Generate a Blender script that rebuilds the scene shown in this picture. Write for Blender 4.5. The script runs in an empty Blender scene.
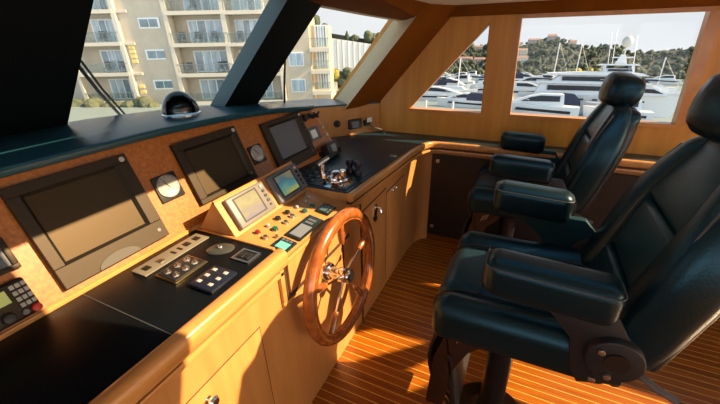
import bpy, bmesh, math, random
from mathutils import Vector, Matrix
PI = math.pi
random.seed(7)
S = 1.15                       # model units -> metres
scene = bpy.context.scene
COL = scene.collection

# ------------------------------------------------------------------ materials
MATS = {}
def mat(name, col, rough=0.5, metal=0.0, coat=0.0, spec=0.5, stint=None, emit=None, estr=0.0, bump=0.0, bscale=60.0, vary=0.0, vscale=6.0, stretch=(1, 1, 1), col2=None):
    m = bpy.data.materials.new(name); m.use_nodes = True
    nt = m.node_tree; b = nt.nodes['Principled BSDF']
    b.inputs['Base Color'].default_value = (*col, 1)
    b.inputs['Roughness'].default_value = rough
    b.inputs['Metallic'].default_value = metal
    b.inputs['Coat Weight'].default_value = coat
    b.inputs['Coat Roughness'].default_value = 0.12
    b.inputs['Specular IOR Level'].default_value = spec
    if stint: b.inputs['Specular Tint'].default_value = (*stint, 1)
    if emit:
        b.inputs['Emission Color'].default_value = (*emit, 1); b.inputs['Emission Strength'].default_value = estr
    if vary or col2 or bump:
        tc = nt.nodes.new('ShaderNodeTexCoord'); mp = nt.nodes.new('ShaderNodeMapping')
        mp.inputs['Scale'].default_value = stretch
        nt.links.new(tc.outputs['Object'], mp.inputs['Vector'])
        if vary or col2:
            n = nt.nodes.new('ShaderNodeTexNoise'); n.inputs['Scale'].default_value = vscale; n.inputs['Detail'].default_value = 6
            nt.links.new(mp.outputs[0], n.inputs['Vector'])
            r = nt.nodes.new('ShaderNodeValToRGB')
            c2 = col2 if col2 else tuple(c * (1 - vary) for c in col)
            r.color_ramp.elements[0].position = 0.35; r.color_ramp.elements[0].color = (*c2, 1)
            r.color_ramp.elements[1].position = 0.68; r.color_ramp.elements[1].color = (*col, 1)
            nt.links.new(n.outputs['Fac'], r.inputs['Fac']); nt.links.new(r.outputs['Color'], b.inputs['Base Color'])
        if bump:
            n2 = nt.nodes.new('ShaderNodeTexNoise'); n2.inputs['Scale'].default_value = bscale; n2.inputs['Detail'].default_value = 3
            nt.links.new(tc.outputs['Object'], n2.inputs['Vector'])
            bp = nt.nodes.new('ShaderNodeBump'); bp.inputs['Strength'].default_value = bump; bp.inputs['Distance'].default_value = 0.004
            nt.links.new(n2.outputs['Fac'], bp.inputs['Height']); nt.links.new(bp.outputs[0], b.inputs['Normal'])
    MATS[name] = m
    return m

def glass_mat(name, tint=(0.97, 0.98, 0.98), fac=0.012):
    m = bpy.data.materials.new(name); m.use_nodes = True
    nt = m.node_tree; nt.nodes.clear()
    o = nt.nodes.new('ShaderNodeOutputMaterial'); mix = nt.nodes.new('ShaderNodeMixShader')
    t = nt.nodes.new('ShaderNodeBsdfTransparent'); t.inputs[0].default_value = (*tint, 1)
    g = nt.nodes.new('ShaderNodeBsdfGlossy'); g.inputs['Roughness'].default_value = 0.02
    mix.inputs[0].default_value = fac
    nt.links.new(t.outputs[0], mix.inputs[1]); nt.links.new(g.outputs[0], mix.inputs[2]); nt.links.new(mix.outputs[0], o.inputs[0])
    return m

def floor_mat():
    m = bpy.data.materials.new('teak_and_holly'); m.use_nodes = True
    nt = m.node_tree; b = nt.nodes['Principled BSDF']; L = nt.links.new
    tc = nt.nodes.new('ShaderNodeTexCoord'); sp = nt.nodes.new('ShaderNodeSeparateXYZ'); L(tc.outputs['Object'], sp.inputs[0])
    def M(op, a, bb=None):
        n = nt.nodes.new('ShaderNodeMath'); n.operation = op
        for i, v in enumerate((a, bb)):
            if v is None: continue
            if hasattr(v, 'links'): L(v, n.inputs[i])
            else: n.inputs[i].default_value = v
        return n.outputs[0]
    q = M('DIVIDE', M('ADD', sp.outputs['Y'], 10.0 * .0405 * S - (.723 - .012) * S + 0.0), .0405 * S)
    fr = M('FRACT', q); idx = M('FLOOR', q)
    line = M('LESS_THAN', fr, 0.085)
    wn = nt.nodes.new('ShaderNodeTexWhiteNoise'); wn.noise_dimensions = '1D'; L(idx, wn.inputs['W'])
    mp = nt.nodes.new('ShaderNodeMapping'); mp.inputs['Scale'].default_value = (3, 70, 3); L(tc.outputs['Object'], mp.inputs[0])
    n = nt.nodes.new('ShaderNodeTexNoise'); n.inputs['Scale'].default_value = 1.5; n.inputs['Detail'].default_value = 8; L(mp.outputs[0], n.inputs['Vector'])
    r = nt.nodes.new('ShaderNodeValToRGB')
    r.color_ramp.elements[0].position = .3; r.color_ramp.elements[0].color = (.20, .046, .002, 1)
    r.color_ramp.elements[1].position = .7; r.color_ramp.elements[1].color = (.38, .114, .005, 1)
    L(M('ADD', M('MULTIPLY', n.outputs['Fac'], .75), M('MULTIPLY', wn.outputs['Value'], .22)), r.inputs[0])
    mx = nt.nodes.new('ShaderNodeMix'); mx.data_type = 'RGBA'
    L(line, mx.inputs[0]); L(r.outputs[0], mx.inputs[6]); mx.inputs[7].default_value = (.70, .40, .08, 1)
    L(mx.outputs[2], b.inputs['Base Color'])
    b.inputs['Roughness'].default_value = .32; b.inputs['Coat Weight'].default_value = .25; b.inputs['Coat Roughness'].default_value = .2
    return m

def radar_mat(name, cols, strength, sc=(5, 5, 5)):
    m = bpy.data.materials.new(name); m.use_nodes = True
    nt = m.node_tree; b = nt.nodes['Principled BSDF']; L = nt.links.new
    tc = nt.nodes.new('ShaderNodeTexCoord'); mp = nt.nodes.new('ShaderNodeMapping'); mp.inputs['Scale'].default_value = sc
    L(tc.outputs['Generated'], mp.inputs[0])
    n = nt.nodes.new('ShaderNodeTexNoise'); n.inputs['Scale'].default_value = 1.0; n.inputs['Detail'].default_value = 1.5; L(mp.outputs[0], n.inputs['Vector'])
    sp = nt.nodes.new('ShaderNodeSeparateXYZ'); L(tc.outputs['Generated'], sp.inputs[0])
    a = nt.nodes.new('ShaderNodeMath'); a.operation = 'MULTIPLY_ADD'; L(sp.outputs['Z'], a.inputs[0]); a.inputs[1].default_value = .85
    s2 = nt.nodes.new('ShaderNodeMath'); s2.operation = 'MULTIPLY_ADD'; L(n.outputs['Fac'], s2.inputs[0]); s2.inputs[1].default_value = .75; s2.inputs[2].default_value = -.22
    L(s2.outputs[0], a.inputs[2])
    r = nt.nodes.new('ShaderNodeValToRGB'); cr = r.color_ramp
    while len(cr.elements) < len(cols): cr.elements.new(.5)
    for i, c in enumerate(cols):
        cr.elements[i].position = i / (len(cols) - 1); cr.elements[i].color = (*c, 1)
    L(a.outputs[0], r.inputs[0]); L(r.outputs[0], b.inputs['Emission Color']); b.inputs['Emission Strength'].default_value = strength
    b.inputs['Base Color'].default_value = (.10, .095, .09, 1); b.inputs['Roughness'].default_value = .3; b.inputs['Specular IOR Level'].default_value = .2
    return m

W_CAB = mat('maple_cabinet', (.54, .250, .078), .38, coat=.15, col2=(.46, .20, .056), vscale=3, stretch=(6, 6, .8))
W_RAIL = mat('oak_rail', (.58, .28, .085), .3, coat=.3, col2=(.48, .205, .052), vscale=4, stretch=(8, 1, 8))
W_WALL = mat('anigre_wall', (.62, .265, .028), .45, coat=.05, col2=(.50, .195, .016), vscale=3, stretch=(7, 3, .5))
W_TRIM = mat('window_trim_wood', (.58, .26, .065), .35, coat=.2, col2=(.46, .18, .04), vscale=4, stretch=(2, 6, 2))
W_DARK = mat('brown_lining', (.20, .062, .006), .85, spec=.05, col2=(.16, .047, .004), vscale=4)
W_BURL = mat('burl_veneer', (.43, .150, .020), .38, coat=.12, col2=(.29, .085, .010), vscale=85)
W_MAHOG = mat('varnished_mahogany', (.36, .115, .026), .24, coat=.6, col2=(.24, .065, .014), vscale=7, stretch=(4, 4, 4))
CREAM = mat('cream_paint', (.64, .48, .29), .7, spec=.2)
CEIL = mat('headliner', (.74, .66, .54), .8, bump=.1)
FLOOR = floor_mat()
BLACKTOP = mat('black_worktop', (.0035, .0045, .006), .38, spec=.10, bump=.05, bscale=400)
DASHLEATHER = mat('dash_leather', (.014, .066, .095), .28, bump=.12, bscale=160)
PILLAR = mat('pillar_vinyl', (.0025, .0045, .0055), .6, spec=.12, bump=.06, bscale=160)
REVEAL_LIT = mat('pillar_reveal_lit', (.06, .115, .13), .55)  # teal daylight on the pillar's side face, put into its colour
LEATHER = mat('black_leather_teal_sheen', (.0030, .0100, .0135), .33, spec=.6, stint=(.32, .72, .95), bump=.16, bscale=130)  # black leather with the teal windscreen reflection put into base and tint
LEATHER_LIT = mat('black_leather_lit', (.0065, .0240, .0305), .37, spec=.6, stint=(.25, .68, .92), bump=.16, bscale=130)  # window-lit copy of the leather, the light put into a lighter teal
PIPING = mat('leather_piping', (.05, .055, .058), .45)
SHELL = mat('seat_shell_plastic', (.012, .013, .014), .5)
LITPLATE = mat('lit_teal_plate', (.008, .030, .038), .45, spec=.4, stint=(.4, .8, 1.0))  # starboard arm bracket, teal light put into its colour; port one stays dark
BRACKET = mat('bronze_bracket', (.05, .028, .018), .4, metal=.6)
BLACKMET = mat('black_metal', (.012, .012, .014), .35, metal=.3)
BLACKPL = mat('black_plastic', (.012, .012, .013), .45)
DARKPL = mat('charcoal_plastic', (.012, .010, .008), .50, spec=.48, stint=(1.0, .80, .58), bump=.05, bscale=300)
GREYPL = mat('grey_plastic', (.15, .14, .13), .45)
GREYPL2 = mat('slate_plastic', (.105, .115, .125), .45)
SCREEN = mat('dark_screen', (.012, .009, .005), .47, spec=.55, stint=(1.0, .74, .46))
SCREEN2 = mat('grey_screen', (.10, .11, .13), .35, spec=.4)
CHROME = mat('chrome', (.85, .85, .86), .08, metal=1)
STEEL = mat('brushed_steel', (.55, .52, .47), .32, metal=1)
BRASS = mat('brass', (.60, .42, .18), .3, metal=1)
SILVER = mat('silver_plate', (.24, .215, .165), .5, metal=.3)
WHITE = mat('white_paint', (.80, .80, .78), .4)
DIAL = mat('dial_face', (.30, .28, .25), .4)
LCD = mat('lcd_green', (.35, .38, .12), .3, emit=(.55, .6, .18), estr=.25)
KEYS = mat('key_caps', (.42, .41, .36), .5)
RED = mat('red_button', (.55, .02, .012), .35)
DRED = mat('dark_red_button', (.20, .015, .01), .3)
GREEN = mat('green_button', (.01, .10, .055), .3)
TEALSCR = mat('teal_screen', (.10, .30, .28), .25, emit=(.25, .62, .55), estr=.45)
LCDGREY = mat('lcd_grey', (.17, .19, .22), .25)
TOUCH = mat('display_glass', (.012, .022, .025), .2)
RADAR1 = radar_mat('radar_picture', [(.16, .15, .30), (.30, .23, .25), (.46, .34, .08), (.52, .44, .12), (.42, .30, .06)], .80, (2.2, 2.2, 2.2))
RADAR2 = radar_mat('sonar_picture', [(.62, .52, .08), (.38, .50, .16), (.05, .33, .36), (.03, .16, .22), (.36, .28, .04)], .55, (1.6, 1.6, 1.6))
LEGEND = mat('legend_white', (.45, .44, .42), .5)
GROOVE = mat('dark_groove', (.055, .02, .007), .7)
DARKDOOR = mat('dark_cupboard_door', (.012, .0075, .005), .4)
GLASS = glass_mat('window_glass')
# outside
STUCCO = mat('beige_stucco', (.46, .40, .31), .9, vary=.10, vscale=1.2)
STUCCO2 = mat('pale_concrete', (.52, .47, .39), .9)
WFRAME = mat('white_window_frame', (.62, .63, .63), .5)
BLDGLASS = mat('building_glass', (.13, .20, .24), .12, spec=.8, vary=.45, vscale=1.1)
CURTAIN = mat('curtained_glass', (.36, .44, .49), .15, spec=.7, col2=(.17, .24, .29), vscale=1.3, stretch=(3, 3, .4))
RAILBAR = mat('balcony_bars', (.22, .24, .24), .5, metal=.3)
RAILGLASS = glass_mat('balcony_glass', (.86, .90, .89), .03)
PLANTER = mat('yellow_block', (.66, .52, .20), .8)
CONCRETE = mat('white_concrete', (.84, .82, .78), .9, vary=.12, vscale=.6, stretch=(3, 3, .3))
GELCOAT = mat('white_gelcoat', (.60, .62, .66), .4, coat=.05)
BOATWIN = mat('boat_window', (.012, .016, .024), .25, spec=.25)
NAVY = mat('navy_canvas', (.014, .022, .055), .7)
ALLOY = mat('mast_alloy', (.70, .70, .72), .35, metal=.4)
WATER = mat('harbour_water', (.20, .255, .265), .45, spec=.15, bump=.3, bscale=1.6)
QUAY = mat('quay_paving', (.27, .27, .25), .9, vary=.15)
DOCKM = mat('dock_planks', (.46, .43, .38), .9, vary=.2, vscale=3)
LEAF1 = mat('leaf_dark', (.055, .080, .045), .8, vary=.5, vscale=3)  # this green and the olive are greyed to put distance haze into them
LEAF2 = mat('leaf_olive', (.105, .12, .065), .8, vary=.45, vscale=3)
LEAF3 = mat('leaf_yellow', (.30, .25, .04), .8, vary=.35, vscale=3)
BARK = mat('bark', (.10, .07, .05), .9)
HILLM = mat('hill_scrub', (.048, .050, .038), .95, col2=(.03, .037, .026), vscale=.35)
HOUSEW = [mat('house_wall_a', (.62, .44, .36), .9), mat('house_wall_b', (.66, .58, .47), .9), mat('house_wall_c', (.45, .34, .32), .9)]
ROOFT = mat('tile_roof', (.30, .19, .155), .9)
CARPAINT = mat('white_car_paint', (.78, .80, .82), .25, coat=.5)
CARDARK = mat('grey_car_paint', (.30, .33, .36), .25, coat=.5)
TYRE = mat('tyre', (.02, .02, .02), .8)

# ------------------------------------------------------------------ bmesh shapes
def merge(dst, src, M=None):
    if M is not None: bmesh.ops.transform(src, matrix=M, verts=src.verts)
    me = bpy.data.meshes.new('t'); src.to_mesh(me); dst.from_mesh(me); bpy.data.meshes.remove(me); src.free()

def B(): return bmesh.new()

def box(bm, x0, x1, y0, y1, z0, z1, bev=0.0, seg=2, M=None, fn=None, cuts=0):
    b = B(); bmesh.ops.create_cube(b, size=1)
    bmesh.ops.transform(b, matrix=Matrix.Translation(((x0 + x1) / 2, (y0 + y1) / 2, (z0 + z1) / 2)) @ Matrix.Diagonal((abs(x1 - x0), abs(y1 - y0), abs(z1 - z0), 1)), verts=b.verts)
    if cuts: bmesh.ops.subdivide_edges(b, edges=b.edges[:], cuts=cuts, use_grid_fill=True)
    if bev:
        es = b.edges[:] if not cuts else [e for e in b.edges if e.calc_face_angle(0) > .5]
        bmesh.ops.bevel(b, geom=es, offset=bev, segments=seg, profile=.5, affect='EDGES', clamp_overlap=True)
    if fn:
        for v in b.verts: v.co = Vector(fn(v.co))
    merge(bm, b, M)

def cyl(bm, p0, p1, r0, r1=None, n=24, bev=0.0):
    r1 = r0 if r1 is None else r1
    p0, p1 = Vector(p0), Vector(p1); d = p1 - p0
    b = B(); bmesh.ops.create_cone(b, cap_ends=True, segments=n, radius1=r0, radius2=r1, depth=d.length)
    if bev:
        bmesh.ops.bevel(b, geom=[e for e in b.edges if e.calc_face_angle(0) > 1], offset=bev, segments=2, affect='EDGES', profile=.5)
    merge(bm, b, Matrix.Translation((p0 + p1) / 2) @ d.to_track_quat('Z', 'Y').to_matrix().to_4x4())

def ball(bm, c, rx, ry=None, rz=None, sub=3, M=None):
    ry = rx if ry is None else ry; rz = rx if rz is None else rz
    b = B(); bmesh.ops.create_uvsphere(b, u_segments=8 * sub, v_segments=5 * sub, radius=1)
    m = Matrix.Translation(c) @ (M if M else Matrix()) @ Matrix.Diagonal((rx, ry, rz, 1))
    merge(bm, b, m)

def tube(bm, pts, r, n=8, closed=False):
    pts = [Vector(p) for p in pts]; N = len(pts); rings = []
    rr = r if isinstance(r, (list, tuple)) else [r] * N
    up = Vector((0, 0, 1)); prev = None
    for i, p in enumerate(pts):
        if closed: t = pts[(i + 1) % N] - pts[i - 1]
        else: t = pts[min(i + 1, N - 1)] - pts[max(i - 1, 0)]
        t.normalize()
        if prev is None:
            a = t.cross(up)
            if a.length < .05: a = t.cross(Vector((1, 0, 0)))
        else: a = prev - t * prev.dot(t)
        a.normalize(); prev = a; c = t.cross(a)
        rings.append([bm.verts.new(p + (a * math.cos(2 * PI * k / n) + c * math.sin(2 * PI * k / n)) * rr[i]) for k in range(n)])
    M = N if closed else N - 1
    for i in range(M):
        A, Bq = rings[i], rings[(i + 1) % N]
        for k in range(n): bm.faces.new((A[k], A[(k + 1) % n], Bq[(k + 1) % n], Bq[k]))
    if not closed:
        bm.faces.new(rings[0][::-1]); bm.faces.new(rings[-1])

def lathe(bm, prof, M=None, n=40):
    b = B(); rings = []
    for r, z in prof:
        rings.append([b.verts.new((r * math.cos(2 * PI * k / n), r * math.sin(2 * PI * k / n), z)) for k in range(n)])
    for A, C in zip(rings, rings[1:]):
        for k in range(n): b.faces.new((A[k], A[(k + 1) % n], C[(k + 1) % n], C[k]))
    if prof[0][0] > 1e-6: b.faces.new(rings[0][::-1])
    if prof[-1][0] > 1e-6: b.faces.new(rings[-1])
    bmesh.ops.remove_doubles(b, verts=b.verts, dist=1e-6)
    merge(bm, b, M)

def prism(bm, pts, vec, bev=0.0, seg=2, mats=None):
    b = B(); vec = Vector(vec)
    a = [b.verts.new(p) for p in pts]; c = [b.verts.new(Vector(p) + vec) for p in pts]
    b.faces.new(a[::-1]); b.faces.new(c); n = len(pts)
    for i in range(n):
        f = b.faces.new((a[i], a[(i + 1) % n], c[(i + 1) % n], c[i]))
        if mats: f.material_index = mats[i]
    bmesh.ops.recalc_face_normals(b, faces=b.faces)
    if bev: bmesh.ops.bevel(b, geom=b.edges[:], offset=bev, segments=seg, affect='EDGES', profile=.5, clamp_overlap=True)
    merge(bm, b)

def sweep(bm, path, sect, closed_sect=True):
    """sect: list of (out, up); path: list of (point, outward normal 2D)"""
    rings = []
    for p, nrm in path:
        n = Vector((nrm[0], nrm[1], 0)).normalized()
        rings.append([bm.verts.new(Vector(p) + n * a + Vector((0, 0, u))) for a, u in sect])
    k = len(sect)
    for A, C in zip(rings, rings[1:]):
        for i in range(k): bm.faces.new((A[i], A[(i + 1) % k], C[(i + 1) % k], C[i]))
    bm.faces.new(rings[0][::-1]); bm.faces.new(rings[-1])

def rsect(w, h, r, n=4, o=(0, 0)):
    out = []
    for cx, cy, a0 in ((w - r, h - r, 0), (r, h - r, 90), (r, r, 180), (w - r, r, 270)):
        for i in range(n + 1):
            a = math.radians(a0 + 90 * i / n); out.append((o[0] + cx + r * math.cos(a), o[1] + cy + r * math.sin(a)))
    return out

def rect_frame(bm, w, h, t, d, M, bev=0.0):
    """picture frame in local xy centred, thickness t border, depth d along +z"""
    for x0, x1, y0, y1 in ((-w / 2, w / 2, h / 2 - t, h / 2), (-w / 2, w / 2, -h / 2, -h / 2 + t), (-w / 2, -w / 2 + t, -h / 2 + t, h / 2 - t), (w / 2 - t, w / 2, -h / 2 + t, h / 2 - t)):
        box(bm, x0, x1, y0, y1, 0, d, bev=bev, M=M)

# ------------------------------------------------------------------ objects
ORG = {}
def thing(name, label, cat, base, group=None, kind=None):
    o = bpy.data.objects.new(name, None); COL.objects.link(o); o.empty_display_size = .05
    o.location = Vector(base) * S
    o['label'] = label; o['category'] = cat
    if group: o['group'] = group
    if kind: o['kind'] = kind
    ORG[o.name] = Vector(base)
    return o

def obj(name, bm, m, parent=None, label=None, smooth=35):
    bmesh.ops.recalc_face_normals(bm, faces=bm.faces)
    if parent is None:
        xs = [v.co.x for v in bm.verts]; ys = [v.co.y for v in bm.verts]; zs = [v.co.z for v in bm.verts]
        org = Vector(((min(xs) + max(xs)) / 2, (min(ys) + max(ys)) / 2, min(zs)))
    else: org = ORG[parent.name]
    for v in bm.verts: v.co = (v.co - org) * S
    me = bpy.data.meshes.new(name); bm.to_mesh(me); bm.free()
    for mm in (m if isinstance(m, (list, tuple)) else [m]): me.materials.append(mm)
    if smooth:
        me.polygons.foreach_set('use_smooth', [True] * len(me.polygons)); me.set_sharp_from_angle(angle=math.radians(smooth))
    o = bpy.data.objects.new(name, me); COL.objects.link(o)
    if parent is None: o.location = org * S
    else: o.parent = parent
    ORG[o.name] = org
    if label: o['label'] = label
    return o

def tag(o, label, cat, group=None):
    o['label'] = label; o['category'] = cat
    if group: o['group'] = group
    return o
def struct(name, bm, m, parent=None, smooth=35):
    o = obj(name, bm, m, parent, smooth=smooth)
    if parent is None: o['kind'] = 'structure'
    return o
def struct_empty(name, base):
    o = bpy.data.objects.new(name, None); COL.objects.link(o); o.location = Vector(base) * S; o['kind'] = 'structure'; ORG[o.name] = Vector(base); return o

def frame_m(o, ex, ey, ez):
    m = Matrix.Identity(4)
    for i, c in enumerate((ex, ey, ez)):
        for j in range(3): m[j][i] = c[j]
    for j in range(3): m[j][3] = o[j]
    return m

# ================================================================== CAMERA
YAW, PITCH, ROLL, FPX, H = -0.449344535, 0.444344654, -0.0235573389, 349.1, 1.5
fwd = Vector((math.sin(YAW) * math.cos(PITCH), math.cos(YAW) * math.cos(PITCH), -math.sin(PITCH)))
rgt = Vector((math.cos(YAW), -math.sin(YAW), 0)); upv = rgt.cross(fwd)
r2 = rgt * math.cos(ROLL) + upv * math.sin(ROLL); u2 = -rgt * math.sin(ROLL) + upv * math.cos(ROLL)
cd = bpy.data.cameras.new('camera'); cam = bpy.data.objects.new('camera', cd); COL.objects.link(cam)
cam.matrix_world = frame_m(Vector((0, 0, H)) * S, r2, u2, -fwd)
cd.sensor_width = 36; cd.lens = FPX / 720 * 36; cd.clip_start = .02; cd.clip_end = 2000
scene.camera = cam

# ================================================================== ROOM SHELL
YW = 2.57
bm = B(); box(bm, -.72, 3.3, -1.2, YW, -.04, 0); struct('floor', bm, FLOOR)

bm = B()
TH = .07
def wallp(pts): prism(bm, [(x, YW, z) for x, z in pts], (0, TH, 0))
wallp([(-1.5, -.04), (3.3, -.04), (3.3, 1.0), (-1.5, 1.0)])
wallp([(-1.5, 1.0), (-.815, 1.0), (-.305, 1.562), (-.305, 1.58), (-1.0, 1.58)])
wallp([(-.305, 1.562), (-.29, 1.0), (-.108, 1.0), (-.128, 1.58), (-.305, 1.58)])
wallp([(.775, 1.0), (.945, 1.0), (.945, 1.58), (.752, 1.58)])
wallp([(1.8, 1.0), (3.3, 1.0), (3.3, 1.58), (1.8, 1.58)])
wallp([(-1.0, 1.58), (3.3, 1.58), (3.3, 1.72), (-.9, 1.72)])
struct('wall_starboard', bm, W_WALL)
bm = B(); box(bm, -.86, 3.3, YW - .035, YW + .001, 1.597, 1.675, bev=.006); struct('trim_1', bm, W_DARK)

# port side and aft end of the wheelhouse (behind the photographer)
bm = B()
PYW = -1.2; AX = 3.3
for x0, x1, z0, z1 in ((-1.5, AX, -.04, .9), (-1.5, AX, 1.58, 1.72), (-1.5, -.5, .9, 1.58), (1.0, 1.2, .9, 1.58), (2.6, AX, .9, 1.58)): box(bm, x0, x1, PYW - .06, PYW, z0, z1)
struct('wall_port', bm, W_WALL)
bm = B()
for y0, y1, z0, z1 in ((-1.26, -.9, -.04, 1.72), (.5, .7, -.04, 1.72), (2.3, 2.64, -.04, 1.72), (-.9, .5, 1.6, 1.72), (.7, 2.3, -.04, .8), (.7, 2.3, 1.55, 1.72)): box(bm, AX, AX + .06, y0, y1, z0, z1)
struct('wall_aft', bm, W_WALL)
def window(nm, pts, trims):
    e = struct_empty(nm, (sum(p[0] for p in pts) / len(pts), YW, min(p[1] for p in pts)))
    b = B(); prism(b, [(x, YW + .045, z) for x, z in pts], (0, .006, 0)); obj('pane', b, GLASS, e)
    b = B()
    n = len(pts)
    cx = sum(p[0] for p in pts) / n; cz = sum(p[1] for p in pts) / n
    for i in range(n):
        a, c = Vector(pts[i]), Vector(pts[(i + 1) % n]); d = (c - a).normalized(); nn = Vector((-d.y, d.x))
        if nn.dot(Vector((cx, cz)) - a) < 0: nn = -nn
        t = trims[i]
        P = [a - nn * t[0], c - nn * t[0], c + nn * t[1], a + nn * t[1]]
        prism(b, [(p.x, YW - t[2], p.y) for p in P], (0, .052 + t[2], 0))
    obj('window_frame', b, W_TRIM, e)
    return e
window('window_1', [(-.81, 1.002), (-.29, 1.002), (-.305, 1.556)], [(.022, 0, .012), (.002, .004, .0), (.002, .004, .0)])
window('window_2', [(-.108, 1.002), (.775, 1.002), (.752, 1.578), (-.128, 1.578)], [(.02, .002, .014), (.05, .004, .012), (.018, .004, .012), (.006, .004, .006)])
window('window_3', [(.945, 1.002), (1.8, 1.002), (1.8, 1.578), (.945, 1.578)], [(.02, .002, .014), (.02, .004, .012), (.018, .004, .012), (.02, .004, .006)])

# --- raked windscreen
K = .88
def rake(off, z): return -1.06 + off + K * (z - 1.01)
def rk_prism(bm, sec, z0, z1, mats=None, lean=0.0):
    pts = [(rake(o, z0), y, z0) for o, y in sec]
    prism(bm, pts, (K * (z1 - z0), lean * (z1 - z0), z1 - z0), mats=mats)
bm = B(); rk_prism(bm, [(-.68, .710), (-.68, .16), (-.76, .16), (-.76, .710)], 1.17, 1.78, lean=.065); struct('trim_2', bm, PILLAR)
bm = B(); rk_prism(bm, [(-.50, 1.622), (-.50, 1.333), (-.575, 1.333), (-.60, 1.333), (-.60, 1.622)], 1.10, 1.78, mats=[0, 1, 1, 0, 0], lean=.15); struct('trim_3', bm, [PILLAR, REVEAL_LIT])
bm = B(); rk_prism(bm, [(0, YW + .02), (-.15, 2.27), (-.33, 2.495), (-.45, 2.62)], 1.02, 1.72, mats=[0, 1, 1, 0]); struct('trim_4', bm, [W_DARK, CREAM])
def pane(nm, a, b_, z0=1.0, z1=1.76):
    bm = B()
    prism(bm, [(rake(a[0], z0), a[1], z0), (rake(b_[0], z0), b_[1], z0), (rake(b_[0], z1), b_[1], z1), (rake(a[0], z1), a[1], z1)], (-.004, 0, .004))
    struct(nm, bm, GLASS)
pane('window_4', (-.735, .70), (-.585, 1.36), 1.1)
pane('window_6', (-.745, -.8), (-.745, .18), 1.1)
pane('window_5', (-.585, 1.61), (-.34, 2.52))
# header over the windscreen, ceiling with made-up openings shaped to let the sun in
bm = B(); hr = []
for y, off, zg, zi, xi in ((-.8, -.74, 1.735, 1.735, -.66), (1.2, -.62, 1.688, 1.690, -.66), (1.7, -.56, 1.640, 1.642, -.68), (2.1, -.44, 1.608, 1.612, -.695), (YW - .001, -.32, 1.578, 1.570, -.715)):
    xg = rake(off, zg); hr.append([bm.verts.new(p) for p in ((xg, y, zg), (xg + .055, y, zg + .0), (xi, y, zi), (-.62, y, max(zi + .05, 1.665)), (-.62, y, 1.80), (xg, y, 1.80))])
for A, C in zip(hr, hr[1:]):
    for i in range(6):
        f = bm.faces.new((A[i], A[(i + 1) % 6], C[(i + 1) % 6], C[i])); f.material_index = 1 if i == 0 else 0
bm.faces.new(hr[0]); bm.faces.new(hr[-1][::-1])
struct('trim_5', bm, [W_DARK, CREAM], smooth=10)
from mathutils.geometry import tessellate_polygon
def holed_slab(outer, holes, z0, z1):
    loops = [[Vector((x, y, 0)) for x, y in l] for l in [outer] + holes]
    flat = [v for l in loops for v in l]; bm = B()
    lo = [bm.verts.new((v.x, v.y, z0)) for v in flat]; hi = [bm.verts.new((v.x, v.y, z1)) for v in flat]
    for t in tessellate_polygon(loops):
        bm.faces.new([lo[i] for i in t]); bm.faces.new([hi[i] for i in reversed(t)])
    k = 0
    for l in loops:
        n = len(l)
        for i in range(n): bm.faces.new((lo[k + i], lo[k + (i + 1) % n], hi[k + (i + 1) % n], hi[k + i]))
        k += n
    return bm
bm = holed_slab([(-.62, PYW), (AX, PYW), (AX, YW), (-.62, YW)],  # invented openings, outlined to land the sun patches on console and floor
    [[(-.26, .58), (.0, .66), (.3, .74), (.60, .80), (.98, .84), (1.45, 1.00), (1.40, 1.09), (.92, 1.08), (.86, 1.30), (.95, 1.50), (1.30, 1.52), (1.70, 1.60), (1.66, 1.87), (2.07, 2.235), (1.73, 2.20), (1.60, 2.10), (.85, 1.74), (.10, 1.38), (-.26, 1.21)],
     [(1.74, 1.75), (1.80, 1.66), (2.28, 2.12), (2.20, 2.29)],
     [(2.36, 2.05), (3.15, 2.05), (3.15, 2.35), (2.36, 2.35)]], 1.66, 1.72)
struct('ceiling', bm, CEIL)

# ================================================================== DASHBOARD (burl panel + shelf)
TILT = math.radians(22)
bn = Vector((math.cos(TILT), 0, math.sin(TILT))); bu = Vector((-math.sin(TILT), 0, math.cos(TILT))); bp0 = Vector((-1.055, 0, .87))
def bpt(y, u, d=0.0): return bp0 + Vector((0, y, 0)) + bu * u + bn * d
dash = thing('dashboard', 'long burl wood instrument dashboard with a dark padded shelf under the windscreen', 'dashboard', (-1.2, .7, .86))
top_u = [(-.6, .355), (.2, .357), (.6, .36), (.9, .355), (1.15, .343), (1.38, .324), (1.6, .297), (1.757, .276)]
bm = B()
outline = [bpt(-.6, -.01)] + [bpt(y, u) for y, u in top_u] + [bpt(1.868, -.03), bpt(1.7, -.03), bpt(1.24, -.01)]
prism(bm, outline, -bn * .03)
obj('burl_panel', bm, W_BURL, dash)
bm = B()
tube(bm, [bpt(1.757, .276, -.006), bpt(1.81, .14, -.006), bpt(1.868, -.02, -.006)], .008); obj('end_moulding', bm, W_RAIL, dash)
lip = [(-1.155, -.6, 1.228), (-1.155, .2, 1.228), (-1.153, .5, 1.228), (-1.15, .8, 1.226), (-1.146, 1.05, 1.216), (-1.14, 1.25, 1.203), (-1.135, 1.42, 1.186), (-1.13, 1.56, 1.168), (-1.135, 1.68, 1.150), (-1.155, 1.78, 1.138), (-1.19, 1.84, 1.130), (-1.25, 1.87, 1.125)]
bm = B()
rows = []
for x, y, z in lip:
    r = []
    for dx, dz in ((.0, -.028), (.008, -.020), (.010, -.010), (.006, -.003), (-.004, 0)):
        r.append(bm.verts.new((x + dx, y, z + dz)))
    zz = z - .004
    gx = min(rake(-.745 + .17 * max(0, min(1, (y - .70) / .8)), zz), x - .06)
    r.append(bm.verts.new((gx, y, zz))); r.append(bm.verts.new((gx, y, zz - .028)))
    rows.append(r)
for A, C in zip(rows, rows[1:]):
    for i in range(len(A)): bm.faces.new((A[i], A[(i + 1) % len(A)], C[(i + 1) % len(A)], C[i]))
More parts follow.
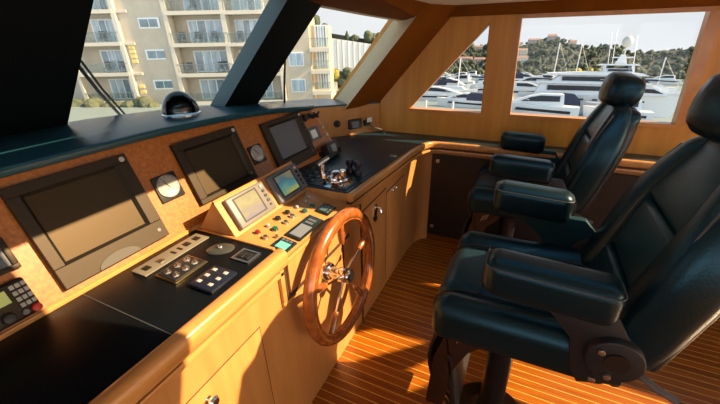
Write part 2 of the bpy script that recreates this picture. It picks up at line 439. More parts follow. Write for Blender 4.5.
bm.faces.new(rows[0]); bm.faces.new(rows[-1][::-1])
obj('dash_shelf', bm, DASHLEATHER, dash)

# short pale panel beyond the burl, with ledge
corner = thing('corner_panel', 'plain light wood upright panel in the forward corner beneath the windscreen pillar', 'panel', (-1.15, 2.3, .81))
pa, pb = Vector((-1.50, 1.80, 0)), Vector((-1.045, 2.555, 0))
cdv = (pb - pa).normalized(); cn = Vector((cdv.y, -cdv.x, 0))
bm = B(); prism(bm, [pa + Vector((0, 0, .79)), pb + Vector((0, 0, .79)), pb + Vector((0, 0, 1.028)), pa + Vector((0, 0, 1.075))], -cn * .03); obj('panel_board', bm, W_CAB, corner)
bm = B(); prism(bm, [pa + cn * .006 + Vector((0, 0, 1.075)), pb + cn * .006 + Vector((0, 0, 1.028)), pb + Vector((-.5, .0, 1.028)), pa + Vector((-.25, .2, 1.075))], (0, 0, .012)); obj('ledge', bm, DASHLEATHER, corner)
def cpt(t, z, d=0.0): return pa + (pb - pa) * t + cn * d + Vector((0, 0, z))
t = thing('black_control_knob', 'round black knob on the light wood corner panel', 'knob', cpt(.56, .905, 0))
bm = B(); cyl(bm, cpt(.56, .925, 0), cpt(.56, .925, .008), .026, n=24); obj('knob_base', bm, BLACKPL, t)
bm = B(); cyl(bm, cpt(.56, .925, .008), cpt(.56, .925, .035), .017, .014, n=20, bev=.003); obj('knob_cap', bm, BLACKPL, t)
t = thing('socket_box', 'small black socket box with grey face on the corner panel', 'socket', cpt(.72, .865, 0))
Mx = frame_m(cpt(.73, .905, 0), cdv, Vector((0, 0, 1)), cn)
bm = B(); box(bm, -.055, .055, -.035, .035, 0, .03, bev=.006, M=Mx); obj('socket_body', bm, BLACKPL, t)
bm = B(); box(bm, -.04, .022, -.024, .022, .03, .033, M=Mx); obj('socket_face', bm, LCDGREY, t)
t = thing('cable_plug', 'black plug with white tag and cable beside the socket box', 'plug', cpt(.85, .87, 0))
Mx = frame_m(cpt(.855, .905, 0), cdv, Vector((0, 0, 1)), cn)
bm = B(); box(bm, -.028, .02, -.028, .012, 0, .03, bev=.004, M=Mx); obj('plug_body', bm, BLACKPL, t)
bm = B(); box(bm, -.012, .03, .0, .034, .03, .034, M=Mx); obj('white_tag', bm, WHITE, t)
bm = B(); tube(bm, [cpt(.86, .885, .02), cpt(.9, .862, .05), cpt(.95, .845, .08), (-.985, 2.50, .825), (-.965, 2.46, .818)], .005); obj('cable', bm, GREYPL, t)

# ================================================================== NEAR CONSOLE
con = thing('helm_console', 'long maple helm console with black worktop and rounded wood edge nearest the camera', 'console', (-.86, .1, 0))
bm = B(); box(bm, -1.09, -.672, -.7, .77, 0, .845); box(bm, -1.09, -.672, .77, 1.24, 0, .69); obj('cabinet_body', bm, W_CAB, con)
bm = B(); box(bm, -.674, -.668, -.7, .755, .004, .793); box(bm, -.674, -.668, .755, 1.26, .004, .665); obj('front_panel', bm, W_CAB, con)
bm = B(); box(bm, -1.05, -.685, -.7, .758, .845, .861, bev=.002); obj('worktop', bm, BLACKTOP, con)
bm = B(); box(bm, -1.046, -.686, .362, .3645, .8605, .8618); obj('worktop_seam', bm, PIPING, con)
bm = B(); box(bm, -1.068, -1.048, -.7, .772, .845, .874, bev=.003); box(bm, -1.05, -.69, .757, .770, .845, .866, bev=.002); obj('back_strip', bm, W_RAIL, con)
bm = B(); sec = rsect(.052, .068, .02)
sweep(bm, [((-.690, -.7, .804), (1, 0)), ((-.690, .768, .804), (1, 0))], rsect(.050, .064, .02)); obj('edge_rail', bm, W_RAIL, con)
bm = B(); box(bm, -.674, -.655, -.7, .757, .772, .792, bev=.004); box(bm, -.674, -.655, .735, .757, .662, .81, bev=.004); box(bm, -.674, -.656, .735, 1.235, .645, .662, bev=.004); obj('moulding', bm, W_RAIL, con)
bm = B(); box(bm, -.674, -.6615, -.7, .76, .792, .804); box(bm, -.674, -.656, .757, .771, .664, .806); box(bm, -.674, -.654, .757, 1.235, .662, .688); obj('groove', bm, GROOVE, con)
for y0, y1 in ((-.10, .615), (-.70, -.105)):
    bm = B(); box(bm, -.672, -.6655, y0, y1, .05, .657, bev=.001); d = obj('door', bm, W_CAB, con)
    bm = B(); box(bm, -.672, -.6675, y0 - .004, y1 + .004, .046, .661); obj('door_gap', bm, GROOVE, d)
    ky = y0 + .49 if y0 > -.5 else y0 + .4
    bm = B(); lathe(bm, [(0.0, .03), (.012, .028), (.017, .02), (.014, .012), (.007, .006), (.010, 0)], frame_m((-.6655, ky - .0, .605), (0, 1, 0), (0, 0, 1), (1, 0, 0))); obj('door_knob', bm, CHROME, d)

# things on the near worktop
ZT = .861
def quadplate(bm, x0, x1, y0, y1, h, z=ZT, bev=.002): box(bm, x0, x1, y0, y1, z, z + h, bev=bev)
t = thing('label_strip', 'long narrow silver switch plate lying at the back of the black worktop', 'switch plate', (-.985, .61, ZT))
bm = B(); quadplate(bm, -1.018, -.952, .487, .733, .005); obj('plate', bm, SILVER, t)
for y, x in ((.515, -.985), (.56, -.98), (.665, -.985), (.705, -.985)):
    bm = B(); box(bm, x - .013, x + .013, y - .010, y + .010, ZT + .005, ZT + .0075, bev=.001); k = obj('rocker_switch', bm, DARKPL if y != .56 else STEEL, t)
for y in (.61, .635):
    bm = B(); box(bm, -.995, -.97, y - .004, y + .004, ZT + .005, ZT + .0065); obj('label_mark', bm, DARKPL, t)
t = thing('switch_panel', 'black brass-edged panel with six round chrome switches on the worktop', 'switch panel', (-.88, .56, ZT))
bm = B(); quadplate(bm, -.928, -.838, .50, .62, .006); obj('brass_edge', bm, BRASS, t)
bm = B(); quadplate(bm, -.923, -.845, .505, .615, .009); obj('face', bm, BLACKPL, t)
for i in range(3):
    for j in range(2):
        x, y = -.902 + .036 * j, .525 + .035 * i
        bm = B(); cyl(bm, (x, y, ZT + .009), (x, y, ZT + .012), .011, .010, n=16); cyl(bm, (x, y, ZT + .012), (x + .004, y, ZT + .020), .0035, .0045, n=10); obj('toggle_switch', bm, STEEL, t)
t = thing('keypad_panel', 'blue-black square button panel with white keys near the worktop edge', 'button panel', (-.75, .558, ZT))
bm = B(); quadplate(bm, -.796, -.704, .508, .608, .012, bev=.004); obj('case', bm, mat('navy_plastic', (.010, .013, .026), .35), t)
for i in range(3):
    for j in range(2):
        x, y = -.775 + .044 * j, .53 + .029 * i
        bm = B(); box(bm, x - .0075, x + .0075, y - .006, y + .006, ZT + .012, ZT + .0145, bev=.0024); obj('key', bm, LEGEND, t)
t = thing('oval_trim_control', 'oval brushed metal control with a centre button on the worktop', 'control', (-.858, .69, ZT))
Mo = Matrix.Translation((-.858, .692, ZT)) @ Matrix.Rotation(math.radians(35), 4, 'Z') @ Matrix.Diagonal((1.0, .72, 1, 1))
bm = B(); lathe(bm, [(.046, 0), (.046, .003), (.040, .007), (.018, .009), (.0, .009)], Mo); obj('bezel', bm, mat('oval_metal', (.075, .08, .072), .35, metal=.4), t)
bm = B(); ball(bm, (-.858, .692, ZT + .011), .008); obj('centre_button', bm, CHROME, t)
t = thing('framed_rocker', 'square black rocker switch in a silver frame at the worktop end', 'switch', (-.749, .693, ZT))
bm = B(); rect_frame(bm, .072, .062, .007, .006, Matrix.Translation((-.749, .693, ZT))); obj('frame', bm, STEEL, t)
bm = B(); box(bm, -.775, -.723, .672, .714, ZT, ZT + .004); obj('backing', bm, BLACKPL, t)
for s in (-1, 1):
    bm = B(); box(bm, -.749 + s * .012 - .009, -.749 + s * .012 + .009, .677, .709, ZT + .004, ZT + .008, bev=.002); obj('rocker', bm, BLACKPL, t)

# ================================================================== BURL PANEL INSTRUMENTS
def bfr(y, u, d=0.0): return frame_m(bpt(y, u, d), Vector((0, 1, 0)), bu, bn)
def monitor(label, y0, y1, u0, u1, iy0, iy1, iu0, iu1, scr, extra=None):
    t = thing('marine_monitor', label, 'monitor', bpt((y0 + y1) / 2, u0), 'monitors in the dashboard')
    D = .02
    bm = B()
    M = frame_m(bpt(0, 0), Vector((0, 1, 0)), bu, bn)
    for a in ((y0, y1, iu1, u1), (y0, y1, u0, iu0), (y0, iy0, iu0, iu1), (iy1, y1, iu0, iu1)): box(bm, a[0], a[1], a[2], a[3], 0, D, bev=.0015, seg=1, M=M)
    # bevel slope towards screen
    for q in (((iy0, iu0), (iy1, iu0), (iy1 - .008, iu0 + .008), (iy0 + .008, iu0 + .008)), ((iy0, iu1), (iy1, iu1), (iy1 - .008, iu1 - .008), (iy0 + .008, iu1 - .008)), ((iy0, iu0), (iy0, iu1), (iy0 + .008, iu1 - .008), (iy0 + .008, iu0 + .008)), ((iy1, iu0), (iy1, iu1), (iy1 - .008, iu1 - .008), (iy1 - .008, iu0 + .008))):
        v = [bm.verts.new(bpt(a, b, D if i < 2 else .008)) for i, (a, b) in enumerate(q)]; bm.faces.new(v)
    obj('bezel', bm, DARKPL, t)
    bm = B(); box(bm, iy0 - .001, iy1 + .001, iu0 - .001, iu1 + .001, 0, .008, M=M); obj('screen', bm, scr, t)
    py, pu = y1 - .018, u1 - .016
    bm = B(); cyl(bm, bpt(py, pu, D), bpt(py, pu, D + .003), .008, n=16); obj('power_button', bm, LEGEND, t)
    bm = B(); cyl(bm, bpt(y1 - .025, u0 + .03, D), bpt(y1 - .025, u0 + .03, D + .0015), .006, n=14); obj('brightness_dot', bm, GREYPL, t)
    return t
m1 = monitor('large dark square monitor nearest the camera with sun across its lower half', .335, .655, .022, .32, .364, .615, .082, .292, SCREEN)
bm = B()
arc = [bpt(.487 + .062 * math.cos(a), .024 + .030 * math.sin(a), .0202) for a in [PI * i / 16 for i in range(17)]]
prism(bm, arc, bn * .003); obj('half_round_plate', bm, mat('half_round_plastic', (.085, .078, .066), .55, spec=.2), m1)  # half disc, paler than the bezel, along its lower edge
monitor('middle dark square monitor, partly hidden behind the radar pod', .822, 1.138, .058, .302, .856, 1.112, .078, .272, SCREEN)
monitor('far square monitor with a pale grey screen near the throttles', 1.297, 1.622, .020, .275, 1.339, 1.580, .070, .252, SCREEN2)
def gauge(label, yc, uc, s, r):
    t = thing('round_gauge', label, 'gauge', bpt(yc, uc - s / 2), 'square-framed round gauges')
    M = bfr(yc, uc)
    bm = B(); box(bm, -s / 2, s / 2, -s / 2, s / 2, 0, .008, bev=.003, M=M); obj('plate', bm, BLACKPL, t)
    bm = B(); lathe(bm, [(r * 1.04, .008), (r * 1.04, .012), (r * .98, .013), (r * .96, .0095), (0, .0095)], M @ Matrix.Translation((0, .003, 0))); obj('rim', bm, STEEL, t)
    bm = B(); cyl(bm, M @ Vector((0, .003, .0096)), M @ Vector((0, .003, .0105)), r * .95, n=40); d = obj('dial', bm, DIAL, t)
    bm = B()
    for k in range(11):
        a = math.radians(210 - 24 * k); mk = M @ Matrix.Translation((0, .003, 0)) @ Matrix.Rotation(a, 4, 'Z')
        box(bm, r * .74, r * .90, -.0009, .0009, .0105, .0112, M=mk)
    obj('scale_marks', bm, BLACKPL, d)
    bm = B(); box(bm, -r * .18, r * .70, -.0011, .0011, .0112, .0125, M=M @ Matrix.Translation((0, .003, 0)) @ Matrix.Rotation(math.radians(118), 4, 'Z')); obj('needle', bm, BLACKPL, d)
    bm = B(); box(bm, -r * .5, r * .5, -r * .72, -r * .34, .0105, .0115, M=M); obj('readout', bm, LEGEND, d)
gauge('round white gauge between the nearest and the middle monitor', .742, .169, .094, .041)
gauge('round white gauge between the middle and the far monitor', 1.207, .152, .086, .038)
# left edge devices
t = thing('flush_display', 'small dark display cut off by the left edge of the photo', 'display', bpt(.22, .13))
M = bfr(.215, .17)
bm = B(); rect_frame(bm, .15, .086, .013, .014, M, bev=.002); obj('bezel', bm, DARKPL, t)
bm = B(); box(bm, -.064, .064, -.032, .032, 0, .008, M=M); obj('screen', bm, SCREEN2, t)
t = thing('radio_handset', 'radio telephone with grey keypad and red button below the small display', 'radio', bpt(.22, .01))
M = bfr(.2, .057)
bm = B(); box(bm, -.09, .078, -.048, .05, 0, .018, bev=.008, seg=3, M=M); obj('case', bm, DARKPL, t)
bm = B(); box(bm, -.06, .034, .002, .035, .018, .0195, M=M); obj('lcd', bm, LCD, t)
for i in range(4):
    for j in range(3):
        y, u = .048 + .0115 * j, .034 - .0165 * i
        bm = B(); box(bm, y - .0045, y + .0045, u - .0055, u + .0055, .018, .0215, bev=.001, M=M); obj('key', bm, KEYS, t)
bm = B(); cyl(bm, M @ Vector((.066, -.036, .018)), M @ Vector((.066, -.036, .028)), .011, .010, n=18, bev=.002); obj('red_button', bm, RED, t, label='red push button')
bm = B(); cyl(bm, M @ Vector((.044, -.034, .018)), M @ Vector((.044, -.034, .024)), .007, n=16); obj('grey_button', bm, GREYPL, t)
bm = B(); cyl(bm, M @ Vector((.012, -.029, .018)), M @ Vector((.012, -.029, .034)), .014, .012, n=20, bev=.002); obj('tuning_knob', bm, BLACKPL, t)
# right end of the burl panel
t = thing('key_switch_row', 'row of black toggle switches at the top far end of the burl panel', 'switches', bpt(1.75, .21))
bm = B(); cyl(bm, bpt(1.662, .232, 0), bpt(1.662, .232, .022), .021, .018, n=20, bev=.002); obj('round_knob', bm, BLACKPL, t)
for k in range(5):
    y = 1.695 + .024 * k; u = .231 - .002 * k
    bm = B(); cyl(bm, bpt(y, u, 0), bpt(y, u, .006), .012, n=12); tube(bm, [bpt(y, u, .006), bpt(y + .003, u + .016 * (-1) ** k, .024)], .006, n=8); obj('toggle', bm, BLACKPL, t)
t = thing('depth_display', 'small square display with pale screen beside the far monitor', 'display', bpt(1.69, .09))
M = bfr(1.692, .131)
bm = B(); rect_frame(bm, .106, .078, .016, .012, M, bev=.002); box(bm, .024, .037, -.03, .03, 0, .014, M=M); obj('bezel', bm, GREYPL2, t)
bm = B(); box(bm, -.037, .024, -.025, .025, 0, .008, M=M); obj('screen', bm, mat('pale_lcd', (.50, .50, .46), .3, emit=(.6, .6, .55), estr=.12), t)
for nm, y, u, lab in (('round_sensor', 1.80, .150, 'upper small steel sensor at the far end of the burl panel'), ('round_sensor', 1.81, .095, 'lower small steel sensor at the far end of the burl panel')):
    bm = B(); cyl(bm, bpt(y, u, 0), bpt(y, u, .006), .013, n=18, bev=.002); cyl(bm, bpt(y, u, .006), bpt(y, u, .012), .006, n=14); tag(obj(nm, bm, STEEL), lab, 'sensor', 'small steel sensors on the burl panel')
t = thing('twin_socket', 'small two-hole socket left of the tilted black radio', 'socket', bpt(1.636, .04))
bm = B(); box(bm, -.013, .013, -.022, .022, 0, .005, bev=.002, M=bfr(1.640, .052)); obj('plate', bm, BRASS, t)
for s in (-1, 1):
    bm = B(); cyl(bm, bpt(1.640, .052 + s * .011, .005), bpt(1.640, .052 + s * .011, .007), .006, n=14); obj('hole', bm, BLACKPL, t)
t = thing('bracket_radio', 'black bracket-mounted radio display at the far bottom corner of the dashboard', 'radio', bpt(1.76, -.02))
M = frame_m(bpt(1.735, .010, .05), Vector((-.05, 1, 0)).normalized(), bu, bn)
bm = B(); box(bm, -.072, .072, -.042, .042, -.03, .02, bev=.007, M=M); obj('case', bm, BLACKPL, t)
bm = B(); box(bm, -.032, .022, -.02, .028, .02, .0215, M=M); obj('screen', bm, LCDGREY, t)
for s in (-1, 1):
    bm = B(); cyl(bm, M @ Vector((s * .05, -.02, .02)), M @ Vector((s * .05, -.02, .032)), .009, n=14); obj('knob', bm, DARKPL, t)
bm = B(); box(bm, -.078, .078, -.012, .012, -.052, -.028, bev=.003, M=M); obj('bracket', bm, BLACKMET, t)

# ================================================================== COMPASS ON SHELF
cx, cy, cz = -1.325, 1.03, 1.212
t = thing('ship_compass', 'black hooded compass on a chrome ring standing on the dash shelf', 'compass', (cx, cy, cz))
face = math.radians(-38)      # hood opening faces the helm
bm = B(); lathe(bm, [(.0, 0), (.076, 0), (.076, .010), (.068, .017), (.056, .020), (0, .020)], Matrix.Translation((cx, cy, cz))); obj('base_ring', bm, CHROME, t)
bm = B(); ball(bm, (cx, cy, cz + .026), .046, .046, .034); obj('globe', bm, mat('compass_globe', (.015, .02, .022), .06, coat=.6), t)
bm = B(); lathe(bm, [(.044, .018), (.048, .026), (.044, .034)], Matrix.Translation((cx, cy, cz))); obj('card_ring', bm, STEEL, t)
# hood: outer hemisphere shell, open towards the helm
b = B(); bmesh.ops.create_uvsphere(b, u_segments=48, v_segments=28, radius=1)
opn = Vector((math.cos(face), math.sin(face), .12)).normalized()
dead = [f for f in b.faces if f.calc_center_median().z < .0 or f.calc_center_median().dot(opn) > .60]
bmesh.ops.delete(b, geom=dead, context='FACES')
bmesh.ops.transform(b, matrix=Matrix.Translation((cx, cy, cz + .014)) @ Matrix.Diagonal((.072, .072, .085, 1)), verts=b.verts)
res = bmesh.ops.solidify(b, geom=b.faces[:], thickness=.004)
obj('hood', b, mat('hood_gloss', (.010, .013, .015), .16, coat=.5), t)

# ================================================================== INSTRUMENT POD
pod = thing('instrument_pod', 'raised maple switch pod in the middle of the console holding buttons and displays', 'switch pod', (-.85, 1.0, .69))
PY0, PY1 = .771, 1.237
bm = B()
prof = [(-1.06, .74), (-1.06, .872), (-1.03, .872), (-.945, .986), (-.938, .984), (-.864, .861), (-.664, .826), (-.652, .818), (-.648, .806), (-.648, .688), (-.66, .684), (-.66, .74)]
prism(bm, [(x, PY0, z) for x, z in prof], (0, PY1 - PY0, 0)); obj('housing', bm, W_CAB, pod)
bm = B(); tube(bm, [(-.655, PY0, .818), (-.655, PY1, .818)], .009, n=12); obj('edge_moulding', bm, W_RAIL, pod); bm = B(); tube(bm, [(-.942, PY0, .984), (-.942, PY1, .984)], .006, n=10); obj('edge_moulding', bm, W_RAIL, pod)
# two radars on the steep face
ru = Vector((-.075, 0, .125)).normalized(); rn = Vector((ru.z, 0, -ru.x)); rp0 = Vector((-.865, 0, .86))
def rfr(y, u, d=0): return frame_m(rp0 + Vector((0, y, 0)) + ru * u + rn * d, Vector((0, 1, 0)), ru, rn)
def radar(label, yc, m, pl):
    t = thing('radar_display', label, 'radar display', rp0 + Vector((0, yc, 0)) + ru * .01, 'radar displays on the pod')
    M = rfr(yc, .074)
    bm = B(); box(bm, -.1, .1, -.062, .062, .002, .022, bev=.007, seg=3, M=M); obj('case', bm, pl, t)
    bm = B(); rect_frame(bm, .122, .098, .006, .002, M @ Matrix.Translation((-.012, .002, .022))); obj('screen_frame', bm, BLACKPL, t)
    bm = B(); box(bm, -.068, .044, -.042, .046, .0215, .0228, M=M); obj('screen', bm, m, t)
    for k in range(5):
        bm = B(); cyl(bm, M @ Vector((.076, .044 - .020 * k, .022)), M @ Vector((.076, .044 - .020 * k, .027)), .0062 if k < 4 else .004, n=14, bev=.001); obj('button', bm, LEGEND if k == 0 else BLACKPL, t)
radar('sunlit beige radar display with a yellow and violet screen', .9, RADAR1, GREYPL)
radar('grey radar display with a green and yellow screen, nearer the throttles', 1.132, RADAR2, GREYPL2)  # slate case has its shade put into the colour, unlike the sunlit one
# button field
pv = Vector((.200, 0, -.035)).normalized(); pn = Vector((-pv.z, 0, pv.x)); pp0 = Vector((-.864, 0, .861))
def pfr(y, v, d=0): return frame_m(pp0 + Vector((0, y, 0)) + pv * v + pn * d, Vector((0, 1, 0)), pv, pn)
for y, v, m, lab, r in ((.836, .041, DRED, 'dark red push button', .010), (.828, .083, STEEL, 'silver push button', .010), (.89, .078, GREEN, 'green push button', .012), (.892, .045, LEGEND, None, .007), (.954, .043, BLACKPL, 'black push button', .012), (1.012, .046, BLACKPL, 'black push button', .012),
                     (.95, .084, STEEL, None, .010), (1.002, .078, STEEL, None, .011), (1.064, .095, GREEN, 'green push button', .012), (1.12, .098, GREEN, 'green push button', .012), (1.07, .054, LEGEND, None, .007), (1.129, .060, STEEL, None, .007), (1.17, .045, LEGEND, None, .005), (.855, .112, STEEL, None, .006)):
    M = pfr(y, v)
    bm = B(); cyl(bm, M @ Vector((0, 0, -.001)), M @ Vector((0, 0, .004)), r * 1.2, n=18); o = obj('button_collar', bm, STEEL, pod)
    bm = B(); cyl(bm, M @ Vector((0, 0, .004)), M @ Vector((0, 0, .012)), r, r * .85, n=18, bev=.001); obj('push_button', bm, m, pod, label=lab)
def paneldisp(label, y0, y1, v0, v1, iy0, iy1, iv0, iv1, m, keys):
    t = thing('control_display', label, 'control display', pp0 + Vector((0, (y0 + y1) / 2, 0)) + pv * v1, 'small control displays on the pod')
    M = frame_m(pp0, Vector((0, 1, 0)), pv, pn)
    bm = B(); box(bm, y0, y1, v0, v1, 0, .009, bev=.003, M=M); obj('case', bm, TOUCH, t)
    bm = B(); box(bm, iy0, iy1, iv0, iv1, .009, .0102, M=M); obj('screen', bm, m, t)
    for (ky, kv, kw, kh) in keys:
        bm = B(); box(bm, ky - kw, ky + kw, kv - kh, kv + kh, .009, .0108, M=M); obj('key', bm, GREYPL2, t)
paneldisp('bright teal-lit control display at the near corner of the pod', .795, .865, .128, .196, .802, .84, .143, .186, TEALSCR, [(.852, .145 + .016 * k, .006, .005) for k in range(3)])
paneldisp('wide control display with a plain grey screen in the middle of the pod', .882, 1.05, .128, .196, .893, .975, .141, .188, LCDGREY, [(.995 + .022 * k, .162, .007, .016) for k in range(2)])
paneldisp('small black control display on the pod beside the throttle end', 1.094, 1.170, .128, .190, 1.106, 1.152, .140, .168, mat('dim_lcd', (.07, .12, .12), .25), [(1.11 + .02 * k, .179, .007, .004) for k in range(3)])

# ================================================================== SIDE CONSOLE (beyond the pod)
def zc(y): return .878 - .050 * max(0, y - 1.25)
side = thing('side_console', 'L-shaped maple side cabinet with black worktop running to the starboard wall', 'cabinet', (-.8, 1.9, 0))
bm = B()
poly = [(-1.055, 1.245), (-.660, 1.245), (-.655, 1.5), (-.645, 2.0), (-.63, 2.25), (-.61, 2.34), (-.56, 2.385), (-.3, 2.400), (1.6, 2.42), (1.6, YW), (-1.035, YW), (-1.49, 1.82), (-1.09, 1.86)]
v0 = [bm.verts.new((x, y, zc(y))) for x, y in poly]; v1 = [bm.verts.new((x, y, zc(y) - .02)) for x, y in poly]
bm.faces.new(v0); bm.faces.new(v1[::-1])
for i in range(len(poly)): bm.faces.new((v0[i], v0[(i + 1) % len(poly)], v1[(i + 1) % len(poly)], v1[i]))
bmesh.ops.triangulate(bm, faces=[f for f in bm.faces if len(f.verts) > 4])
obj('worktop', bm, mat('worktop_blue_lit', (.009, .030, .044), .34, spec=.4, stint=(.35, .75, 1.0), bump=.04, bscale=300), side, smooth=20)  # blue window light put into the black worktop's colour
path = [((-.661, 1.232), (1, 0)), ((-.656, 1.5), (1, 0)), ((-.650, 1.8), (1, 0)), ((-.645, 2.05), (1, -.02)), ((-.636, 2.20), (1, -.08)), ((-.622, 2.29), (1, -.3)), ((-.600, 2.345), (1, -.7)), ((-.568, 2.377), (.7, -1)), ((-.52, 2.392), (.25, -1)), ((-.42, 2.398), (.05, -1)), ((-.2, 2.402), (0, -1)), ((.5, 2.409), (0, -1)), ((1.6, 2.42), (0, -1))]
p3 = [((p[0], p[1], zc(p[1]) - .062), n) for p, n in path]
bm = B(); sweep(bm, [((p[0], p[1], p[2] + .022), n) for p, n in p3], rsect(.036, .043, .014)); obj('edge_rail', bm, W_RAIL, side)
bm = B(); sweep(bm, [((p[0], p[1], p[2] + .010), n) for p, n in p3], [(.0, 0), (.022, 0), (.022, .012), (0, .012)]); obj('groove', bm, GROOVE, side)
bm = B(); sweep(bm, [((p[0], p[1], p[2] - .008), n) for p, n in p3], rsect(.030, .018, .006, n=2)); obj('moulding', bm, W_RAIL, side)
# carcass: side face, rounded corner post, back face
bm = B()
face_path = [(-.671, 1.235), (-.671, 1.6), (-.671, 2.0), (-.668, 2.2), (-.655, 2.31), (-.63, 2.38), (-.60, 2.415), (-.565, 2.432), (-.3, 2.44), (1.6, 2.46)]
lo = [bm.verts.new((x, y, 0)) for x, y in face_path]; hi = [bm.verts.new((x, y, zc(y) - .07)) for x, y in face_path]
lo2 = [bm.verts.new(p) for p in ((1.6, YW, 0), (-1.2, YW, 0), (-1.2, 1.235, 0))]; hi2 = [bm.verts.new(p) for p in ((1.6, YW, zc(YW) - .07), (-1.2, YW, zc(YW) - .07), (-1.2, 1.235, zc(1.235) - .03))]
L_, H_ = lo + lo2, hi + hi2
for i in range(len(L_)): bm.faces.new((L_[i], L_[(i + 1) % len(L_)], H_[(i + 1) % len(L_)], H_[i]))
bm.faces.new(L_[::-1]); bm.faces.new(H_)
bmesh.ops.triangulate(bm, faces=[f for f in bm.faces if len(f.verts) > 4])
obj('carcass', bm, W_CAB, side)
bm = B(); box(bm, -1.05, -.661, 1.2375, 1.247, .78, .872, bev=.002); obj('end_face', bm, W_CAB, side)
bm = B(); box(bm, -.668, -.652, 1.237, 1.262, .70, .874, bev=.004); obj('corner_post', bm, W_RAIL, side)
bm = B(); box(bm, -.672, -.6635, 1.385, 1.389, .0, .755); obj('panel_seam', bm, GROOVE, side)
for y0, y1, ku in ((1.40, 1.735, 1), (1.745, 2.05, -1)):
    zt = .668 if y0 > 1.7 else .70
    bm = B(); box(bm, -.672, -.665, y0, y1, .05, zt, bev=.001); d = obj('door', bm, W_CAB, side)
    bm = B(); box(bm, -.672, -.667, y0 - .004, y1 + .004, .046, zt + .004); obj('door_gap', bm, GROOVE, d)
    for yk in ((1.76,) if ku > 0 else ()): pass
for yk, zk in ((1.815, .660), (1.875, .655)):
    bm = B(); lathe(bm, [(0, .020), (.007, .018), (.009, .012), (.005, .004), (.007, 0)], frame_m((-.665, yk, zk), (0, 1, 0), (0, 0, 1), (1, 0, 0)), n=20); obj('door_knob', bm, CHROME, side)
bm = B(); box(bm, -.575, 1.5, 2.420, 2.452, .055, .716); dd = obj('dark_door', bm, DARKDOOR, side, label='nearly black cupboard door')
for x, z in ((-.545, .655), (-.553, .115)):
    bm = B(); box(bm, x, x + .026, 2.413, 2.421, z, z + .026, bev=.003); obj('latch', bm, STEEL, dd)
bm = B(); box(bm, -.575, 1.5, 2.418, 2.45, 0, .05, bev=.003); obj('plinth', bm, W_DARK, side)
t = thing('lock_plate', 'chrome oval lock plate with dark keyhole on the cabinet above the steering wheel', 'lock', (-.67, 1.55, .56))
bm = B(); Ml = frame_m((-.665, 1.565, .625), (0, 1, 0), (0, .18, 1), (1, 0, 0)); lathe(bm, [(0, .006), (.024, .006), (.030, .002), (.030, 0)], Ml @ Matrix.Diagonal((1, 1.7, 1, 1))); obj('plate', bm, CHROME, t)
bm = B(); cyl(bm, (-.662, 1.548, .600), (-.650, 1.548, .600), .015, n=18); obj('keyhole', bm, BLACKPL, t)
bm = B(); tube(bm, [(-.655, 1.575, .655), (-.640, 1.58, .650), (-.630, 1.575, .62)], .007); obj('catch_lever', bm, CHROME, t)

# throttle plate + controls
t = thing('engine_throttle', 'chrome twin-lever engine throttle on a round base at the worktop edge', 'throttle', (-.766, 1.33, zc(1.33)))
z0 = zc(1.33)
bm = B(); lathe(bm, [(0, 0), (.078, 0), (.078, .006), (.062, .016), (.05, .020), (0, .020)], Matrix.Translation((-.766, 1.335, z0))); obj('base_disc', bm, CHROME, t)
bm = B(); ball(bm, (-.766, 1.335, z0 + .026), .046, .05, .034); obj('housing', bm, CHROME, t)
for dx, top, lean in ((-.045, .098, -.01), (.035, .075, .02)):
    bm = B(); tube(bm, [(-.766 + dx, 1.30, z0 + .03), (-.766 + dx + lean * .5, 1.30, z0 + .06), (-.766 + dx + lean, 1.305, z0 + top)], [.012, .010, .011]); lv = obj('lever', bm, CHROME, t)
    bm = B(); (tube(bm, [(-.766 + dx + lean - .012, 1.285, z0 + top - .004), (-.766 + dx + lean + .012, 1.345, z0 + top + .016)], [.012, .011], n=12) if dx < 0 else cyl(bm, (-.766 + dx + lean, 1.305, z0 + top - .035), (-.766 + dx + lean, 1.305, z0 + top + .008), .0145, n=18, bev=.003)); obj('grip', bm, CHROME if dx > 0 else STEEL, lv)
bm = B(); tube(bm, [(-.809, 1.34, z0 + .112), (-.80, 1.40, z0 + .128)], [.010, .006]); obj('trigger', bm, BLACKPL, t)
t = thing('control_mat', 'dark ribbed control plate on the worktop under the throttle', 'control plate', (-.88, 1.36, zc(1.36)))
bm = B(); prism(bm, [(-1.03, 1.262, zc(1.262) + .0003), (-.68, 1.262, zc(1.262) + .0003), (-.68, 1.56, zc(1.56) + .0003), (-1.03, 1.56, zc(1.56) + .0003)], (0, 0, .0035)); obj('plate', bm, mat('plate_black', (.010, .026, .033), .35), t)
for k in range(3):
    for j in range(4):
        x, y = -.985 + .05 * k, 1.30 + .055 * j
        bm = B(); box(bm, x - .014, x + .014, y - .016, y + .016, zc(y) + .0035, zc(y) + .008, bev=.002); obj('key', bm, TOUCH, t)
for x, y, lab in ((-.772, 1.492, 'left of the two upright black control knobs behind the throttle'), (-.722, 1.482, 'right of the two upright black control knobs behind the throttle')):
    z = zc(y)
    t = thing('joystick_knob', lab, 'knob', (x, y, z), 'black knobs behind the throttle')
    bm = B(); cyl(bm, (x, y, z + .002), (x, y, z + .03), .024, .020, n=20, bev=.003); obj('knob_base', bm, BLACKPL, t)
    bm = B(); cyl(bm, (x, y, z + .03), (x, y, z + .045), .012, n=16); cyl(bm, (x, y, z + .045), (x, y, z + .074), .020, .019, n=20, bev=.004); obj('knob_cap', bm, BLACKPL, t)
bm = B(); y = 1.88; box(bm, -.70, -.66, y - .014, y + .014, zc(y), zc(y) + .008, bev=.002); tag(obj('flush_latch', bm, STEEL), 'tiny steel latch lying flush on the far black worktop', 'latch')

